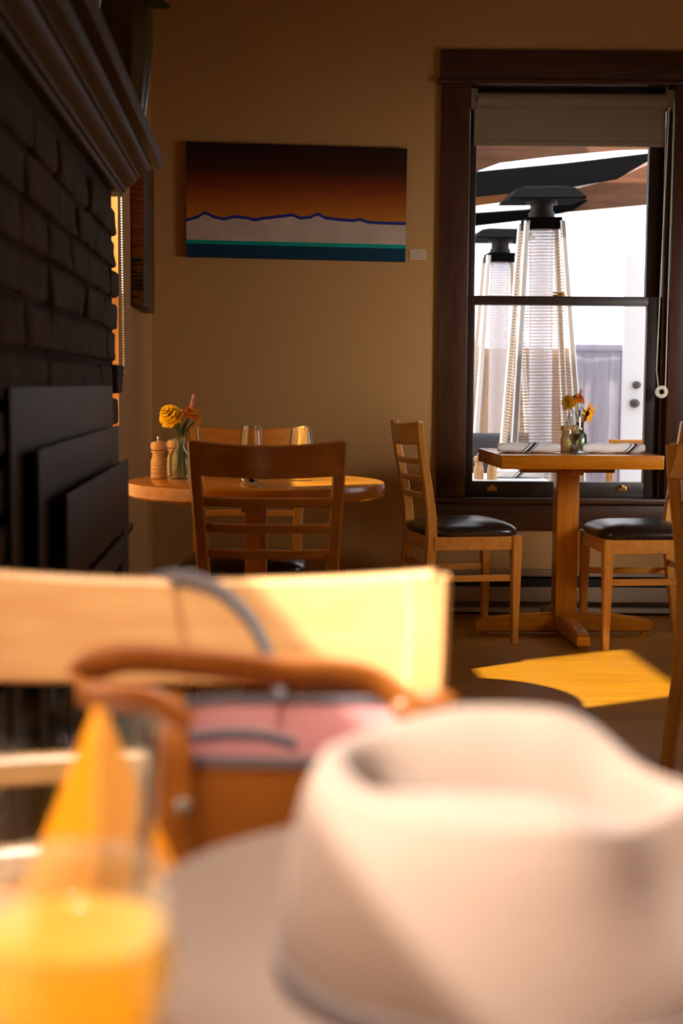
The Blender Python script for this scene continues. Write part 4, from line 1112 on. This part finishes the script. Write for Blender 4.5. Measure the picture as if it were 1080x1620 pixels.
slab('roof_board', [(1060, 245, 8.9), (1060, 324, 8.9), (1026, 324, 8.9), (905, 335, 8.9), (890, 335, 8.9), (905, 300, 8.9), (975, 282, 8.9)], 0, M_roofw, (0, 0.14, 0.03), 'brown boarded patio soffit at the right below the dark awning', 'roof board', 'patio roof boards')
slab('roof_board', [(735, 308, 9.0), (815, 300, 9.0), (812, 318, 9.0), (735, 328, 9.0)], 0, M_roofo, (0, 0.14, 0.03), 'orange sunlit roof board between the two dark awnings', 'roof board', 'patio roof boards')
slab('awning_panel', [(722, 276, 8.2), (900, 259, 8.2), (1060, 240, 8.2), (1030, 252, 8.2), (975, 284, 8.2), (900, 297, 8.2), (722, 315, 8.2)], 0, M_dark, (0, 0.10, 0.02), 'large black awning panel running to the right above the taller heater', 'awning', 'black awnings')
slab('awning_panel', [(722, 341, 8.8), (835, 333, 8.8), (930, 317, 8.8), (905, 334, 8.8), (835, 348, 8.8), (722, 361, 8.8)], 0, M_dark, (0, 0.10, 0.02), 'smaller black awning panel behind the taller heater top', 'awning', 'black awnings')

px0 = P(728, 500, 8.15).x
tag(MB().box(px0-0.14, px0, 8.15, 9.15, ZD, 3.3, 0.01).build('patio_post', M_roofw), 'broad brown post carrying the patio roof, behind the left window sash', 'post')
# patio heaters
M_steel = plain('brushed_steel', (0.62, 0.62, 0.63), 0.3, metal=0.7)
M_grille = plain('heater_grille', (0.40, 0.26, 0.15), 0.5, metal=0.3)
M_tube = thin_glass('heater_tube', (0.93, 0.93, 0.95), 0.05, base=0.03, diff=(0.95, 0.95, 1.0), dfac=0.25)
def make_heater(label):
    r = empty('patio_heater', label=label, cat='patio heater', group='pyramid patio heaters')
    hb, htp, zb, zt2 = 0.195, 0.095, 0.62, 2.10
    MB().box(-0.25, 0.25, -0.25, 0.25, 0.02, 0.60, 0.02).build('gas_housing', M_steel, r)
    for sx, sy in ((-1, -1), (1, -1), (1, 1), (-1, 1)):
        m = MB().sweep([((sx*hb, sy*hb, 0.60), (0.02, 0, 0), (0, 0.02, 0)), ((sx*htp, sy*htp, zt2), (0.014, 0, 0), (0, 0.014, 0))], 0.3)
        m.build('corner_post', M_steel, r)
    # wire grilles on the four sides: one mesh per side
    for k in range(4):
        m = MB(); n = 84
        for i in range(n):
            t = (i+0.5)/n; z = zb+0.02+(zt2-0.06-zb)*t; h_ = hb+(htp-hb)*t*0.97
            m.box(-h_+0.01, h_-0.01, -h_-0.002, -h_+0.002, z-0.0019, z+0.0019)
        m.build('wire_grille', M_grille, r, smooth=0, mat=Matrix.Rotation(k*PI/2, 4, 'Z'))
    MB().lathe([(0.062, 0.60), (0.062, 2.06), (0.059, 2.06), (0.059, 0.60)], 28, closed=True).build('glass_tube', M_tube, r)
    MB().box(-0.095, 0.095, -0.095, 0.095, 2.06, 2.12, 0.006).build('top_collar', M_dark, r)
    MB().lathe([(0.07, 2.12), (0.07, 2.15), (0.06, 2.152), (0.06, 2.19), (0.085, 2.192), (0.085, 2.255)], 24).build('burner_head', M_metal_dark, r)
    m = MB()
    m.loft([[(sx*h_, sy*h_, z) for sx, sy in ((-1, -1), (1, -1), (1, 1), (-1, 1))] for h_, z in ((0.06, 2.21), (0.195, 2.205), (0.20, 2.212), (0.15, 2.265), (0.09, 2.28))])
    m.build('reflector_hood', M_dark, r, smooth=0)
    return r
h1 = make_heater('taller nearer pyramid patio heater with steel posts outside the window')
h1.location = (P(862, 500, 7.75).x, 7.75, ZD); h1.rotation_euler = (0.03, -0.02, 0.05)
s = (P(870, 304, 7.75).z-ZD)/2.265; h1.scale = (s, s, s)
h2 = copy_tree(h1); h2['label'] = 'farther pyramid patio heater at the left edge of the window'
h2.location = (P(789, 500, 9.75).x, 9.75, ZD); s = (P(789, 367, 9.75).z-ZD)/2.265; h2.scale = (s, s, s); h2.rotation_euler = (0, 0, 0.08)

# grey outdoor sofa
so = empty('outdoor_sofa', (P(760, 720, 8.6).x, 8.6, ZD), 0, 'dark grey outdoor sofa behind the heaters, low in the window', 'sofa')
zsf = P(770, 688, 8.6).z-ZD
M_greyf = plain('grey_cushion', (0.10, 0.10, 0.12), 0.85)
MB().box(-0.08, 0.42, -0.3, 0.4, 0.05, 0.40, 0.03).build('base', M_greyf, so)
MB().box(-0.08, 0.42, 0.2, 0.42, 0.40, zsf, 0.05, 3).build('backrest', M_greyf, so)
MB().box(-0.06, 0.40, -0.3, 0.2, 0.40, 0.50, 0.04, 3).build('seat_pad', M_greyf, so)
# patio table right outside the glass with mills and a napkin
ZPT = 0.55
pt_y = 7.05
ptb = empty('patio_table', (0.78, pt_y, ZD), 0, 'white patio table just outside the lower window pane', 'table')
zt3 = P(800, 759, 6.85).z
MB().box(-0.42, 0.22, -0.30, 0.30, zt3-ZD-0.03, zt3-ZD, 0.006).build('tabletop', M_doorw, ptb)
for sx in (-0.38, 0.18):
    for sy in (-0.26, 0.26): MB().box(sx-.02, sx+.02, sy-.02, sy+.02, 0, zt3-ZD-0.03, 0.003).build('leg', M_steel, ptb)
mill(P(757, 740, 6.90).x, 6.90, zt3, 'wooden mill on the patio table outside, left of its pair')
mill(P(778, 740, 6.86).x, 6.86, zt3, 'round headed wooden mill on the patio table outside, right of its pair', False)
q = P(815, 748, 6.95); folded_napkin(q.x+0.02, 7.0, zt3, 0.05, 'folded napkin on the patio table outside the window')
# outdoor chairs
def patio_chair(x, y, rz, sc, label):
    r = empty('patio_chair', (x, y, ZD), rz, label, 'chair', 'wooden patio chairs')
    for sx in (-1, 1):
        MB().sweep([((sx*.2, -.22, 0), (.018, 0, 0), (0, .018, 0)), ((sx*.2, -.2, .45), (.018, 0, 0), (0, .02, 0)), ((sx*.2, -.27, .86*sc), (.016, 0, 0), (0, .015, 0))], .3).build('back_leg', M_cz, r)
        MB().sweep([((sx*.2, .2, 0), (.016, 0, 0), (0, .016, 0)), ((sx*.2, .2, .44), (.018, 0, 0), (0, .018, 0))], .3).build('front_leg', M_cz, r)
    MB().box(-.22, .22, -.2, .22, .42, .46, .01).build('seat', M_cx, r)
    st = []
    for k in range(11):
        xx = -.2+.4*k/10; st.append(((xx, -.27-.03*(1-(xx/.2)**2), .82*sc), (0, .01, 0), (0, 0, .045)))
    MB().sweep(st, .4).build('crest_rail', M_cx, r)
    MB().box(-.19, .19, -.25, -.235, .60*sc, .64*sc, .003).build('back_slat', M_cx, r)
    return r
q = P(992, 695, 8.0)
patio_chair(q.x, 8.0, 0.2, (P(992, 693, 7.8).z-ZD)/0.865, 'wooden patio chair outside, its rounded back showing below the white door')
